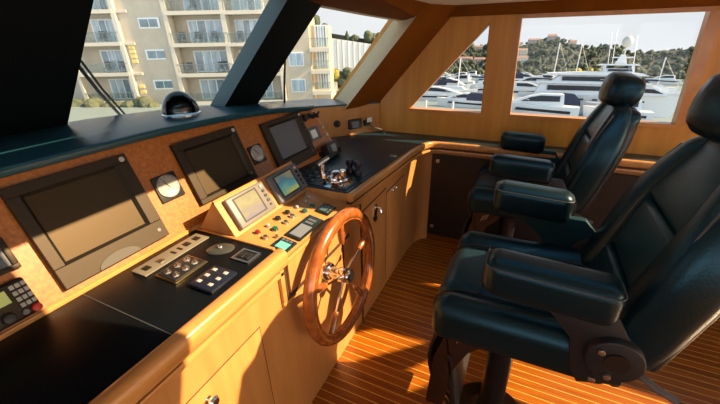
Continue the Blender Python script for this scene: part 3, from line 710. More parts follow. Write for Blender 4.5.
# ================================================================== STEERING WHEEL
wc = Vector((-.582, 1.04, .597)); RM = .262
wa = math.radians(3); wn = Vector((math.cos(wa), 0, math.sin(wa))); wu = Vector((-math.sin(wa), 0, math.cos(wa))); wy = Vector((0, 1, 0))
t = thing('steering_wheel', 'varnished mahogany ship steering wheel with five chrome spokes', 'steering wheel', wc - Vector((0, 0, .284)))
def wp(a, r, d=0): return wc + (wy * math.cos(a) + wu * math.sin(a)) * r + wn * d
bm = B(); tube(bm, [wp(2 * PI * k / 72, RM) for k in range(72)], .0245, n=16, closed=True); obj('rim', bm, W_MAHOG, t)
bm = B(); tube(bm, [wp(2 * PI * k / 72, RM - .021, .013) for k in range(72)], .005, n=6, closed=True); obj('rim_bead', bm, W_MAHOG, t)
bm = B(); cyl(bm, wc - wn * .02, wc + wn * .030, .034, .030, n=28, bev=.004); hub = obj('hub', bm, CHROME, t)
bm = B(); cyl(bm, wc + wn * .03, wc + wn * .036, .022, n=24); obj('hub_cap', bm, BLACKMET, hub)
bm = B(); cyl(bm, wc - wn * .078, wc - wn * .02, .026, .022, n=24); cyl(bm, wc - wn * .086, wc - wn * .060, .046, .034, n=28, bev=.006); obj('shaft', bm, CHROME, t)
for k in range(5):
    a = math.radians(88 + 72 * k)
    bm = B(); tube(bm, [wp(a, .02), wp(a, .165)], .0058, n=10); sp = obj('spoke', bm, CHROME, t)
    bm = B(); tube(bm, [wp(a, .150), wp(a, .158), wp(a, .19), wp(a, .225), wp(a, RM)], [.009, .0125, .0150, .0135, .0135], n=12); obj('handle', bm, W_MAHOG, sp)

# ================================================================== HELM CHAIRS
RA = math.radians(15)
def make_chair(label, dx, y0, dz, arm=((-.035, .275), (-.065, .205)), hd=(0, 0)):
    ch = thing('helm_chair', label, 'chair', (.06 + dx, y0, 0), 'black leather helm chairs')
    T = Matrix.Translation((dx, y0, dz))
    bw = Vector((math.sin(RA), 0, math.cos(RA))); bf = Vector((-math.cos(RA), 0, math.sin(RA)))
    MB = T @ frame_m(Vector((.285, 0, .72)), Vector((0, 1, 0)), bw, bf)      # local: x lateral, y up the back, z forward
    # pedestal
    bm = B(); cyl(bm, (.06 + dx, y0, .03), (.06 + dx, y0, .60 + dz), .046, n=32); obj('pedestal', bm, BLACKMET, ch)
    bm = B(); lathe(bm, [(.0, 0), (.16, 0), (.16, .010), (.145, .022), (.09, .035), (.055, .07), (.05, .07), (0, .07)], Matrix.Translation((.06 + dx, y0, 0))); obj('floor_flange', bm, BLACKMET, ch)
    bm = B(); lathe(bm, [(.05, .50 + dz), (.062, .50 + dz), (.066, .55 + dz), (.085, .60 + dz), (0, .60 + dz)], Matrix.Translation((.06 + dx, y0, 0))); obj('swivel_collar', bm, BLACKMET, ch)
    # seat pan
    bm = B(); box(bm, -.11, .30, -.215, .215, .608, .650, bev=.012, M=T); obj('seat_pan', bm, SHELL, ch)
    # seat cushion
    def roll(c):
        x = c.x; f = max(0, (-.06 - x) / .12); return (c.x, c.y, c.z - .022 * f * f + .012 * max(0, min(1, (x + .05) / .3)) * 0)
    bm = B(); box(bm, -.180, .33, -.155, .155, .612, .757, bev=.055, seg=6, M=T, fn=roll); st = obj('seat', bm, LEATHER_LIT, ch)
    for s in (-1, 1):
        def fnb(c, s=s): return (c.x, c.y, c.z + .016 * math.exp(-((abs(c.y) - .215) / .05) ** 2) - .022 * max(0, (-.06 - c.x) / .12) ** 2)
        bm = B(); box(bm, -.172, .33, min(s * .145, s * .262), max(s * .145, s * .262), .606, .758, bev=.05, seg=6, M=T, fn=fnb); obj('seat_bolster', bm, LEATHER, ch)
    bm = B()
    for s in (-1, 1):
        bm = B(); tube(bm, [T @ Vector(p) for p in ((-.183, s * .152, .66), (-.176, s * .150, .700), (-.150, s * .149, .733), (-.10, s * .149, .748), (.1, s * .149, .7535), (.28, s * .149, .7535))], .0035, n=6); obj('seam_piping', bm, SHELL, st)
    bm = B(); tube(bm, [T @ Vector((-.045, -.15, .7565)), T @ Vector((-.045, .15, .7565))], .003, n=6)
    obj('seam_piping', bm, SHELL, st)
    # back rest
    def tap(c):
        k = max(0, (c.y - .30) / .22); return (c.x * (1 - .24 * k * k), c.y, c.z - .02 * k * k)
    bm = B(); box(bm, -.215, .215, -.0, .540, -.105, -.012, bev=.04, seg=5, cuts=0, M=MB, fn=tap); br = obj('backrest', bm, LEATHER, ch)
    for s in (-1, 1):
        def tb(c, s=s):
            k = max(0, (c.y - .25) / .27); low = max(0, (.12 - c.y) / .12)
            return (c.x * (1 - .33 * k * k), c.y, c.z - (.030 if c.z > -.04 else -.030) * k * k + .012 * low)
        b = B(); x0, x1 = min(s * .142, s * .262), max(s * .142, s * .262)
        box(b, x0, x1, .0, .555, -.112, .032, cuts=0)
        bmesh.ops.subdivide_edges(b, edges=[e for e in b.edges if abs((e.verts[0].co - e.verts[1].co).y) > .1], cuts=8)
        bmesh.ops.bevel(b, geom=[e for e in b.edges if e.calc_face_angle(0) > .5], offset=.046, segments=5, affect='EDGES', profile=.5, clamp_overlap=True)
        for v in b.verts: v.co = Vector(tb(v.co))
        bm = B(); merge(bm, b, MB); obj('back_bolster', bm, LEATHER, ch)
    for nm, u0, u1, dd in (('lumbar_pad', -.03, .145, .014), ('middle_pad', .150, .335, .004), ('shoulder_pad', .340, .545, .008)):
        bm = B(); box(bm, -.157, .157, u0, u1, -.08, dd, bev=.02, seg=4, M=MB, fn=tap); obj(nm, bm, LEATHER_LIT, ch)
    bm = B()
    for s in (-1, 1):
        bm = B(); tube(bm, [MB @ Vector((s * .152 * (1 - .22 * max(0, (u - .25) / .27) ** 2), u, .012 - .030 * max(0, (u - .25) / .27) ** 2)) for u in [.0 + .05 * i for i in range(11)]], .0035, n=6); obj('seam_piping', bm, PIPING, br)
        bm = B(); tube(bm, [MB @ Vector((s * .235 * (1 - .25 * max(0, (u - .25) / .27) ** 2), u, .022 - .030 * max(0, (u - .25) / .27) ** 2)) for u in [.0 + .05 * i for i in range(11)]], .003, n=6); obj('seam_piping', bm, PIPING, br)
    # hard shell behind
    def sh(c): 
        k = max(0, (c.y - .30) / .22); return (c.x * (1 - .34 * k * k), c.y, c.z + .05 * (c.x / .23) ** 2 + .025 * k * k)
    b = B(); box(b, -.235, .235, .02, .525, -.168, -.135)
    bmesh.ops.subdivide_edges(b, edges=[e for e in b.edges if abs((e.verts[0].co - e.verts[1].co).z) < .01], cuts=7, use_grid_fill=True)
    bmesh.ops.bevel(b, geom=[e for e in b.edges if e.calc_face_angle(0) > .8], offset=.012, segments=2, affect='EDGES', profile=.5)
    for v in b.verts: v.co = Vector(sh(v.co))
    bm = B(); merge(bm, b, MB); obj('back_shell', bm, SHELL, ch)
    # head rest
    bm = B()
    for s in (-1, 1): cyl(bm, MB @ Vector((s * .06, .47, -.06)), MB @ Vector((s * .06, .56, -.06)), .008, n=12)
    obj('headrest_post', bm, BLACKMET, ch)
    MH = T @ Matrix.Translation((.440 + hd[0], 0, 1.322 + hd[1])) @ Matrix.Rotation(math.radians(9), 4, 'Y')
    b = B(); box(b, -.075, .075, -.135, .135, -.078, .078)
    bmesh.ops.subdivide_edges(b, edges=b.edges[:], cuts=5, use_grid_fill=True)
    for v in b.verts:
        c = v.co; q = Vector((c.x / .075, c.y / .135, c.z / .078)); p = 2.9
        l = (abs(q.x) ** p + abs(q.y) ** p + abs(q.z) ** p) ** (1 / p)
        mx = max(abs(q.x), abs(q.y), abs(q.z)); q = q * (mx / l) if l > 0 else q
        v.co = Vector((q.x * .075 - .012 * (1 - abs(q.y)) + .02 * q.y * q.y, q.y * .135, q.z * .078))
    bmesh.ops.subdivide_edges(b, edges=b.edges[:], cuts=1, use_grid_fill=True, smooth=.6)
    bm = B(); merge(bm, b, MH); obj('headrest', bm, LEATHER, ch)
    # arms
    for s in (-1, 1):
        yc = s * .257
        bm = B(); a0x, a1x = arm[0] if s < 0 else arm[1]; box(bm, a0x, a1x, yc - .052, yc + .052, .868, .984, bev=.036, seg=6, M=T, cuts=0, fn=lambda c, yc=yc: (c.x, c.y, c.z - .035 * c.x)); ar = obj('armrest', bm, LEATHER, ch)
        pts = []
        xe = a1x - .030; xs_ = a0x + .030
        for cxx, cyy, a0 in ((xe, yc + .022, 0), (xs_, yc + .022, 90), (xs_, yc - .022, 180), (xe, yc - .022, 270)):
            for i in range(6):
                a = math.radians(a0 + 90 * i / 5); xx = cxx + .0275 * math.cos(a); pts.append(T @ Vector((xx, cyy + .0275 * math.sin(a), .9630 - .035 * xx)))
        bm = B(); tube(bm, pts, .0022, n=6, closed=True); obj('arm_piping', bm, PIPING, ar)
        bm = B(); prism(bm, [T @ Vector((x, yc - s * .022, z)) for x, z in (((.01, .885), (.255, .885), (.330, .80), (.335, .67), (.25, .635), (.20, .68), (.11, .80)) if s > 0 else ((.10, .885), (.275, .885), (.330, .80), (.335, .67), (.24, .635), (.215, .68), (.195, .78)))], (0, s * .030, 0), bev=.004); obj('arm_bracket', bm, LITPLATE if s > 0 else SHELL, ch)
        bm = B(); cyl(bm, T @ Vector((.296, yc - s * .025, .757)), T @ Vector((.296, yc + s * .030, .757)), .066, .063, n=36, bev=.006); hb = obj('pivot_housing', bm, SHELL, ch)
        bm = B(); cyl(bm, T @ Vector((.300, yc + s * .030, .760)), T @ Vector((.300, yc + s * .034, .760)), .027, n=28); obj('pivot_cap', bm, DARKPL, hb)
        for px, pz in ((.262, .785), (.290, .712), (.262, .688)):
            bm = B(); cyl(bm, T @ Vector((px, yc + s * .029, pz)), T @ Vector((px, yc + s * .040, pz)), .0085, n=14, bev=.002); obj('bolt_head', bm, STEEL, hb)
        bm = B(); tube(bm, [T @ Vector((.30, yc, .70)), T @ Vector((.34, s * .20, .62))], .02, n=10); obj('arm_strut', bm, BLACKMET, ch)
    # reclining lever
    bm = B(); tube(bm, [T @ Vector((.36, -.235, .705)), T @ Vector((.40, -.27, .70)), T @ Vector((.44, -.285, .695))], .009, n=8); obj('recline_lever', bm, GREYPL, ch)
    # foot rest
    fr = None
    bm = B(); box(bm, -.185, -.160, -.165, .165, .17, .585, bev=.010, M=T @ Matrix.Translation((.022, 0, 0)), fn=lambda c: (c.x - .00 + .05 * ((c.z - .42) / .17) ** 2 - .02, c.y, c.z), cuts=0)
    fr = obj('footrest_pad', bm, SHELL, ch)
    bm = B()
    for k in range(12):
        y = -.15 + .3 * k / 11
        tube(bm, [T @ Vector((-.164 + .05 * ((z - .42) / .17) ** 2 - .02, y, z)) for z in [.185 + .0475 * i for i in range(9)]], .006, n=6)
    obj('footrest_ribs', bm, BLACKPL, fr)
    for s in (-1, 1):
        y = s * .165
        bm = B(); prism(bm, [T @ Vector((x, y, z)) for x, z in ((-.105, .615), (.01, .600), (.015, .575), (-.05, .50), (-.09, .40), (-.115, .18), (-.180, .18), (-.165, .42), (-.13, .55))], (0, -s * .012, 0), bev=.002); fb = obj('footrest_bracket', bm, BRACKET, ch)
        for x, z, r in ((-.105, .455, .016), (-.125, .375, .008), (-.135, .31, .008), (-.06, .545, .006)):
            bm = B(); cyl(bm, T @ Vector((x, y + s * .0006, z)), T @ Vector((x, y + s * .002, z)), r, n=16); obj('bracket_hole', bm, BLACKPL, fb)
        bm = B()
        for k in range(3): tube(bm, [T @ Vector((-.09 + .014 * k, y + s * .001, .535 + .008 * k)), T @ Vector((-.075 + .014 * k, y + s * .001, .575 + .008 * k))], .0025, n=6)
        obj('bracket_slots', bm, STEEL, fb)
    return ch
make_chair('large black leather helm chair in the foreground at right, footrest towards the camera', 0.0, 1.095, 0.0, hd=(.0, .01))
make_chair('black leather helm chair farther away, beside the big side window', -.06, 2.135, -.055, arm=((-.075, .225), (-.07, .190)), hd=(.012, -.03))

# ================================================================== OUTSIDE: APARTMENTS
fh = Vector((math.sin(YAW), math.cos(YAW), 0)); rh = Vector((math.cos(YAW), -math.sin(YAW), 0)); EYE = Vector((0, 0, H))
def FM(D=25.0, k=1.33):       # local (s along facade, t towards us, z) -> world
    return Matrix.Translation(EYE) @ Matrix.Diagonal((k, k, k, 1)) @ frame_m(fh * D + Vector((0, 0, -H)), rh, -fh, Vector((0, 0, 1)))
F = FM()
apt = thing('apartment_building', 'beige apartment block with balconies seen through the middle windscreen pane', 'building', F @ Vector((-10, 0, -3.2)))
def fbox(name, s0, s1, t0, t1, z0, z1, m, parent, **k):
    bm = B(); box(bm, s0, s1, t0, t1, z0, z1, M=F); return obj(name, bm, m, parent, smooth=0, **k)
fbox('rear_wall', -22, -4.8, -4, -.9, -4.2, 9, STUCCO, apt)
fbox('stair_wall', -15, -11.9, -2, 0, -4.2, 9, STUCCO, apt)
fbox('end_wall', -4.95, -3.05, -4, 0, -4.2, 3.2, STUCCO, apt)
fbox('wing_wall', -3.2, -1.9, -5, -1.1, -4.2, 2.2, STUCCO, apt)
for s, w in ((-15.1, .13), (-11.9, .13), (-8.3, .15), (-18.55, .10), (-5.0, .12)): fbox('column', s - w, s + w, -.4, .25, -4.2, 9, STUCCO2, apt)
def bay(s0, s1, levels, win):
    for i, z in enumerate(levels):
        fbox('balcony_slab', s0, s1, -.9, .3, z - .13, z + .09, STUCCO2, apt)
        g = fbox('balcony_railing', s0 + .08, s1 - .08, .22, .25, z + .12, z + .62, RAILGLASS, apt)
        bm = B(); tube(bm, [F @ Vector((s0, .24, z + .66)), F @ Vector((s1, .24, z + .66))], .03, n=6)
        for j in range(11):
            s = s0 + .08 + (s1 - s0 - .16) * j / 10; tube(bm, [F @ Vector((s, .24, z + .09)), F @ Vector((s, .24, z + .66))], .014, n=5)
        obj('railing_bars', bm, RAILBAR, g)
        a, b_ = win
        f = fbox('balcony_window', a - .07, b_ + .07, -.9, -.82, z + .09, z + 1.46, WFRAME, apt)
        n = 4
        for j in range(n):
            w = (b_ - a) / n
            fbox('pane', a + w * j + .045, a + w * (j + 1) - .045, -.82, -.80, z + .16, z + 1.38, CURTAIN if (i + j) % 3 else BLDGLASS, f)
        # chairs and table on the balcony, dark shapes
bay(-11.9, -8.3, (4.9, 3.04, 1.21, -.63, -2.46), (-11.0, -8.75))
bay(-8.3, -5.0, (4.9, 3.0, 1.18, -.66, -2.46), (-7.9, -6.0))
bay(-18.5, -15.1, (5.05, 3.22, 1.38, -.46, -2.3), (-17.3, -15.5))
bay(-3.05, -1.75, (.75, -.6, -1.95), (-2.7, -2.0))
for z in (3.85, 2.20, .36, -1.52):
    f = fbox('small_window', -13.75 if z > 1 else -13.8, -12.42 if z > 1 else -12.55, 0, .06, z, z + .62, WFRAME, apt)
    for j in range(2): fbox('pane', -13.67 + .60 * j, -13.13 + .58 * j, .06, .08, z + .09, z + .53, BLDGLASS, f)
for z in (1.9, -.25, -1.92):
    f = fbox('end_window', -4.5, -3.5, 0, .06, z, z + .88, WFRAME, apt)
    for j in range(2): fbox('pane', -4.43 + .45 * j, -4.02 + .45 * j, .06, .08, z + .07, z + .80, CURTAIN, f)
for z in (-2.2, -1.75, -1.4, .2, .5, .8, 1.05): fbox('breeze_block', -14.78, -14.45, 0, .10, z, z + .20, PLANTER, apt)
for z in (3.22, 1.38, -.46): fbox('screen_panel', -14.95, -14.3, 0, .14, z - .1, z + .06, STUCCO2, apt)
CH = mat('patio_metal', (.05, .07, .08), .6)
k = 0
for s, z in ((-11.4, 1.3), (-10.4, 1.3), (-9.3, 1.3), (-11.3, -.54), (-9.2, -.54), (-16.8, -.37), (-15.9, -.37), (-16.6, 1.47), (-7.6, 1.27), (-10.3, 3.13)):
    lab = 'dark patio chair on a balcony of the beige apartment block'
    t = thing('patio_chair', lab, 'chair', F @ Vector((s, -.3, z)), 'patio chairs on the balconies')
    bm = B(); box(bm, s - .18, s + .18, -.5, -.15, z + .24, z + .29, M=F); obj('seat', bm, CH, t)
    bm = B(); box(bm, s - .18, s + .18, -.5, -.46, z + .29, z + .66, M=F); obj('backrest', bm, CH, t)
    for a in (-.16, .16):
        for b_ in (-.47, -.18):
            bm = B(); tube(bm, [F @ Vector((s + a, b_, z)), F @ Vector((s + a, b_, z + .25))], .025, n=5); obj('leg', bm, CH, t)

# ================================================================== OUTSIDE: HARBOUR
MA = Matrix.Translation((0, 0, -2.3)) @ Matrix.Rotation(math.radians(-3.9), 4, 'X')
bm = B(); box(bm, -60, 90, 4, 125, -.3, 0, M=MA); struct('water', bm, WATER)
bm = B(); box(bm, -42, -4.6, -.6, 1.7, -4.6, -3.05, M=F); box(bm, -42, -2.2, -30, -.6, -4.6, -3.05, M=F); struct('quay', bm, QUAY)
# hillside beyond the marina
bm = B()
NX, NY = 70, 10
hv = []
def hz(X, Y):
    k = min(1, max(0, (Y - 112) / 34)); e = k * k * (3 - 2 * k)
    ridge = 8.2 - .05 * X + 1.2 * math.sin(X * .13 + 1) + .6 * math.sin(X * .37) + .4 * math.sin(X * .9 + Y * .2)
    return -.2 + e * (ridge + (Y - 112) * .03)
for j in range(NY + 1):
    for i in range(NX + 1):
        X = -60 + 150 * i / NX; Y = 110 + 60 * j / NY; hv.append(bm.verts.new(MA @ Vector((X, Y, hz(X, Y)))))
for j in range(NY):
    for i in range(NX):
        a = j * (NX + 1) + i; bm.faces.new((hv[a], hv[a + 1], hv[a + NX + 2], hv[a + NX + 1]))
struct('hillside', bm, HILLM)

def blob(bm, c, r, M, sub=2, rz=1.0):
    b = B(); bmesh.ops.create_icosphere(b, subdivisions=sub, radius=1)
    for v in b.verts:
        v.co *= r * (1 + .28 * (random.random() - .5)); v.co.z *= rz
    merge(bm, b, M @ Matrix.Translation(c))
def tree(label, M, x, y, z, h, w, m, group, nb=5, conifer=False):
    t = thing('tree', label, 'tree', M @ Vector((x, y, z)), group)
    bm = B(); tube(bm, [M @ Vector((x, y, z - .3)), M @ Vector((x, y, z + h * .6))], [w * .09, w * .05], n=6); obj('trunk', bm, BARK, t)
    bm = B()
    for k in range(nb):
        if conifer: f = k / nb; blob(bm, (x, y, z + h * (.25 + .7 * f)), w * .5 * (1.05 - f), M, rz=1.3)
        else: blob(bm, (x + random.uniform(-.3, .3) * w, y + random.uniform(-.3, .3) * w, z + h * random.uniform(.5, .85)), w * random.uniform(.28, .42), M)
    obj('crown', bm, m, t, smooth=0)
SPOTS = []
def free(X, Y, r):
    if any((X - a) ** 2 + (Y - b) ** 2 < (r + c) ** 2 for a, b, c in SPOTS): return False
    SPOTS.append((X, Y, r)); return True
for X in (10.2, 12.8, 15.4, 18.0): SPOTS.append((X, 115.5, 1.2))
for i in range(520):
    X = random.uniform(-32, 44); Y = random.choice((116, 119, 122, 126, 132, 140, 150)) + random.uniform(-1, 1)
    if not free(X, Y, .62): continue
    con_ = random.random() < .25
    m, lab, g = random.choice(((LEAF1, 'dark green tree on the hillside across the marina', 'dark hillside trees'), (LEAF2, 'olive green tree on the hillside across the marina', 'olive hillside trees'), (LEAF1, 'dark green tree on the hillside across the marina', 'dark hillside trees')))
    tree(lab, MA, X, Y, hz(X, Y), random.uniform(1.0, 1.9) * (1.3 if con_ else 1), random.uniform(1.3, 1.9) * (.6 if con_ else 1), m, g, conifer=con_)
for X in (10.2, 12.8, 15.4, 18.0):
    tree('yellow-leaved tree on the far marina shore', MA, X, 115.5, hz(X, 115.5), 2.2, 2.2, LEAF3, 'yellow shore trees')
def house(label, X, Y, w, d, h, wm, g):
    Z = hz(X, Y) - .2
    t = thing('house', label, 'house', MA @ Vector((X, Y, Z)), g)
    bm = B(); box(bm, X - w / 2, X + w / 2, Y - d / 2, Y + d / 2, Z, Z + h, M=MA); obj('walls', bm, wm, t, smooth=0)
    bm = B(); prism(bm, [MA @ Vector(p) for p in ((X - w / 2 - .1, Y - d / 2 - .15, Z + h), (X - w / 2 - .1, Y + d / 2 + .15, Z + h), (X - w / 2 - .1, Y, Z + h + d * .32))], MA.to_3x3() @ Vector((w + .2, 0, 0))); obj('roof', bm, ROOFT, t, smooth=0)
    n = max(2, int(w / .6))
    for r in range(max(1, int(h / .7))):
        for k in range(n):
            x = X - w / 2 + w * (k + .5) / n
            bm = B(); box(bm, x - .11, x + .11, Y - d / 2 - .04, Y - d / 2, Z + .25 + .7 * r, Z + .6 + .7 * r, M=MA); obj('window', bm, BOATWIN, t, smooth=0)
for i in range(70):
    X = random.uniform(-34, -1) if i < 50 else random.uniform(-1, 40)
    Y = random.choice((117, 122, 128, 134, 140, 146)) + random.uniform(-1, 1)
    q = i % 3
    if not free(X, Y, 1.5): continue
    house(('pink walled house on the hillside across the marina', 'cream walled house on the hillside across the marina', 'brown walled house on the hillside across the marina')[q], X, Y, random.uniform(2, 4.5), 1.8, random.uniform(.8, 1.8), HOUSEW[q], ('pink hillside houses', 'cream hillside houses', 'brown hillside houses')[q])
bm = B()
for i in range(2300):
    X = random.uniform(-36, 50); Y = random.uniform(114, 152)
    b = B(); bmesh.ops.create_icosphere(b, subdivisions=1, radius=random.uniform(.22, .55))
    for v in b.verts: v.co *= random.uniform(.75, 1.2)
    merge(bm, b, MA @ Matrix.Translation((X, Y, hz(X, Y) + .1)))
sc_ = obj('hillside_scrub', bm, LEAF1, smooth=0); tag(sc_, 'dark green scrub covering the hillside across the marina', 'scrub'); sc_['kind'] = 'stuff'
bm = B(); box(bm, -40, 60, 109, 113, -.3, .35, M=MA); struct('shore_wall', bm, QUAY)

def loft_hull(bm, M, L, W, sheer0, sheer1, n=14, zb=-.25, flare=.75):
    rings = []
    for i in range(n + 1):
        u = i / n; x = -L / 2 + L * u
        hw = W / 2 * (1 - max(0, (u - .45) / .55) ** 2.2) * (.92 + .08 * min(1, u * 4)); hw = max(hw, .012)
        sh = sheer0 + (sheer1 - sheer0) * u ** 1.8; bx = x - (.06 * L) * max(0, (u - .8) / .2)
        rings.append([bm.verts.new(M @ Vector(p)) for p in ((bx, -hw * flare, zb), (x, -hw, sh), (x, hw, sh), (bx, hw * flare, zb))])
    for A, C in zip(rings, rings[1:]):
        for k in range(4): bm.faces.new((A[k], A[(k + 1) % 4], C[(k + 1) % 4], C[k]))
    bm.faces.new(rings[0][::-1]); bm.faces.new(rings[-1])
def side_prism(bm, M, prof, w, inset=0.0):
    """profile in xz extruded across the beam; inset narrows the top"""
    zs = [p[1] for p in prof]; z0, z1 = min(zs), max(zs)
    a = []; c = []
    for x, z in prof:
        k = w / 2 - inset * (z - z0) / max(1e-6, z1 - z0)
        a.append(bm.verts.new(M @ Vector((x, -k, z)))); c.append(bm.verts.new(M @ Vector((x, k, z))))
    n = len(prof); bm.faces.new(a[::-1]); bm.faces.new(c)
    for i in range(n): bm.faces.new((a[i], a[(i + 1) % n], c[(i + 1) % n], c[i]))
# --- the big motor yacht
EYM = Vector((0, 0, 3.8))
YM = MA @ Matrix.Translation(EYM) @ Matrix.Diagonal((.78, .78, .78, 1)) @ Matrix.Translation(-EYM) @ Matrix.Translation((6.0, 43.5, 0))
yt = thing('motor_yacht', 'largest white motor yacht outside the big side window, with radar dome', 'yacht', YM @ Vector((0, 0, 0)))
bm = B(); loft_hull(bm, YM, 14.6, 3.0, .75, 1.25, zb=-1.12, flare=.6); obj('hull', bm, GELCOAT, yt)
def yp(name, prof, w, m, inset=.0):
    bm = B(); side_prism(bm, YM, [(x - 6.0, z) for x, z in prof], w, inset); return obj(name, bm, m, yt, smooth=0)
yp('main_deckhouse', [(.2, .7), (11.6, 1.05), (9.75, 1.95), (.8, 1.95)], 2.7, GELCOAT, .15)
yp('bulwark', [(8.5, 1.1), (13.0, 1.15), (12.6, 1.45), (9.8, 2.0), (8.5, 2.0)], 1.3, GELCOAT)
yp('upper_deckhouse', [(1.6, 1.95), (10.2, 1.95), (8.9, 2.72), (2.4, 2.72)], 2.2, GELCOAT, .2)
yp('deck_overhang', [(.3, 1.90), (10.4, 1.90), (9.9, 2.08), (.3, 2.08)], 3.0, GELCOAT)
yp('flybridge', [(1.2, 2.70), (9.75, 2.70), (9.1, 2.95), (5.0, 3.05), (1.2, 2.85)], 2.7, GELCOAT)
yp('radar_arch', [(5.6, 2.95), (8.6, 2.95), (8.2, 3.35), (6.3, 3.35)], 1.5, GELCOAT, .1)
yp('hardtop', [(5.5, 3.62), (8.9, 3.62), (8.6, 3.76), (5.9, 3.76)], 1.9, GELCOAT)
for x in (6.0, 8.3): yp('hardtop_support', [(x, 3.0), (x + .25, 3.0), (x + .15, 3.64), (x - .1, 3.64)], 1.5, GELCOAT)
yp('mast', [(6.9, 3.7), (7.9, 3.7), (7.6, 4.6), (7.25, 4.6)], .35, GELCOAT)
yp('saloon_windows', [(1.4, 1.22), (7.6, 1.30), (7.2, 1.70), (1.4, 1.70)], 2.72, BOATWIN)
yp('forward_windows', [(8.9, 1.28), (11.1, 1.20), (10.3, 1.58), (9.0, 1.62)], 2.72, BOATWIN)
yp('bridge_windows', [(7.9, 2.18), (9.95, 2.12), (9.35, 2.52), (8.0, 2.55)], 2.21, BOATWIN)
yp('lounge_windows', [(2.6, 2.15), (7.4, 2.15), (7.2, 2.55), (2.6, 2.55)], 2.17, BOATWIN)
yp('fly_windscreen', [(6.4, 3.1), (8.4, 3.1), (8.25, 3.3), (6.4, 3.3)], 1.53, BOATWIN)
for i, x in enumerate((3.4, 4.6, 5.8, 8.6, 9.6)):
    bm = B(); box(bm, x - 6 - .22, x - 6 + .22, -1.5, -1.44, .35, .50, M=YM); obj('porthole', bm, BOATWIN, yt, smooth=0)
bm = B(); tube(bm, [YM @ Vector((1.5, 0, 4.5)), YM @ Vector((1.5, 0, 5.5))], .05); ball(bm, YM @ Vector((1.5, 0, 5.72)), .36, .36, .40); obj('radar_dome', bm, mat('dome_grey', (.52, .52, .50), .5), yt)
for x, z in ((.45, 7.0), (.1, 6.6), (2.2, 6.3)):
    bm = B(); tube(bm, [YM @ Vector((x + .3, .3, 3.7)), YM @ Vector((x, .3, z))], .022, n=5); obj('antenna', bm, ALLOY, yt)
bm = B(); box(bm, .6, 2.3, -.08, .08, 4.28, 4.4, M=YM); obj('radar_bar', bm, GELCOAT, yt)
bm = B()
for k in range(14):
    x = 2.5 + .5 * k; tube(bm, [YM @ Vector((x - 2.6, -.9, 2.0 if x < 6 else 1.3)), YM @ Vector((x - 2.6, -.9, 2.3 if x < 6 else 1.6))], .015, n=4)
tube(bm, [YM @ Vector((-.1, -1.1, 2.32)), YM @ Vector((3.4, -1.1, 2.32))], .02, n=4)
obj('deck_rail', bm, ALLOY, yt)

def cruiser(label, X, Y, rot, L, W, hh, canvas=None, group=None):
    M = MA @ Matrix.Translation((X, Y, 0)) @ Matrix.Rotation(rot, 4, 'Z')
    t = thing('motor_boat', label, 'boat', M @ Vector((0, 0, 0)), group)
    bm = B(); loft_hull(bm, M, L, W, hh, hh * 1.3); obj('hull', bm, GELCOAT, t)
    bm = B(); side_prism(bm, M, [(-L * .32, hh * .9), (L * .36, hh * 1.12), (L * .12, hh * 1.75), (-L * .05, hh * 2.0), (-L * .30, hh * 2.0)], W * .74, W * .08); obj('cabin', bm, GELCOAT, t, smooth=0)
    bm = B(); side_prism(bm, M, [(-L * .26, hh * 1.42), (L * .20, hh * 1.35), (L * .09, hh * 1.68), (-L * .03, hh * 1.86), (-L * .26, hh * 1.86)], W * .742, W * .04); obj('windows', bm, BOATWIN, t, smooth=0)
    bm = B(); side_prism(bm, M, [(-L * .40, hh * .45), (L * .26, hh * .62), (L * .24, hh * .82), (-L * .40, hh * .68)], W * .985, 0); obj('hull_stripe', bm, BOATWIN, t, smooth=0)
    if canvas:
        bm = B(); side_prism(bm, M, [(-L * .50, hh * .95), (-L * .10, hh * 1.05), (-L * .08, hh * 1.75), (-L * .16, hh * 2.08), (-L * .36, hh * 2.02), (-L * .48, hh * 1.5)], W * .80, W * .08); obj('cockpit_cover', bm, canvas, t)
    bm = B(); tube(bm, [M @ Vector((L * .1, -W * .4, hh * 1.15)), M @ Vector((L * .1, -W * .4, hh * 1.5)), M @ Vector((L * .46, 0, hh * 1.65)), M @ Vector((L * .1, W * .4, hh * 1.5)), M @ Vector((L * .1, W * .4, hh * 1.15))], .02, n=5); obj('bow_rail', bm, ALLOY, t)
    return t
cruiser('white sport cruiser with dark glass, lowest left boat in the big side window', .5, 30.0, PI, 5.6, 1.7, .85, None)
cruiser('white motor boat with navy cover behind the near sport cruiser', 1.7, 31.75, PI, 3.6, 1.3, .80, NAVY)
cruiser('white motor boat moored just left of the far chair headrest', 5.7, 30.7, PI * .99, 4.2, 1.5, .72, None)
cruiser('white motor boat with navy cover in the triangular side window', -5.6, 33.5, PI * 1.02, 4.6, 1.6, .62, NAVY)
cruiser('small blue-striped boat at the right corner of the triangular window', -2.4, 35.5, PI, 3.2, 1.3, .5, None)
cruiser('long white motor boat at the lower left of the triangular window', -8.6, 38.0, 0.0, 6.5, 1.7, .7, None)
k = 0
for row, (Y, xs) in enumerate(((50, (-14, -9, -4.2, -.5)), (62, (-17, -11, -6, -1, 3.4)), (78, (-20, -14, -8, -2, 3, 8)), (96, (-22, -15, -8, -2, 4, 10, 17, 24, 30)))):
    for X in xs:
        cruiser('white motor boat in the crowded marina background', X + random.uniform(-.6, .6), Y + random.uniform(-2, 2), random.choice((0, PI)) + random.uniform(-.15, .15), random.uniform(4.2, 5.8), 1.6, random.uniform(.75, 1.0), NAVY if random.random() < .3 else None, 'background motor boats')
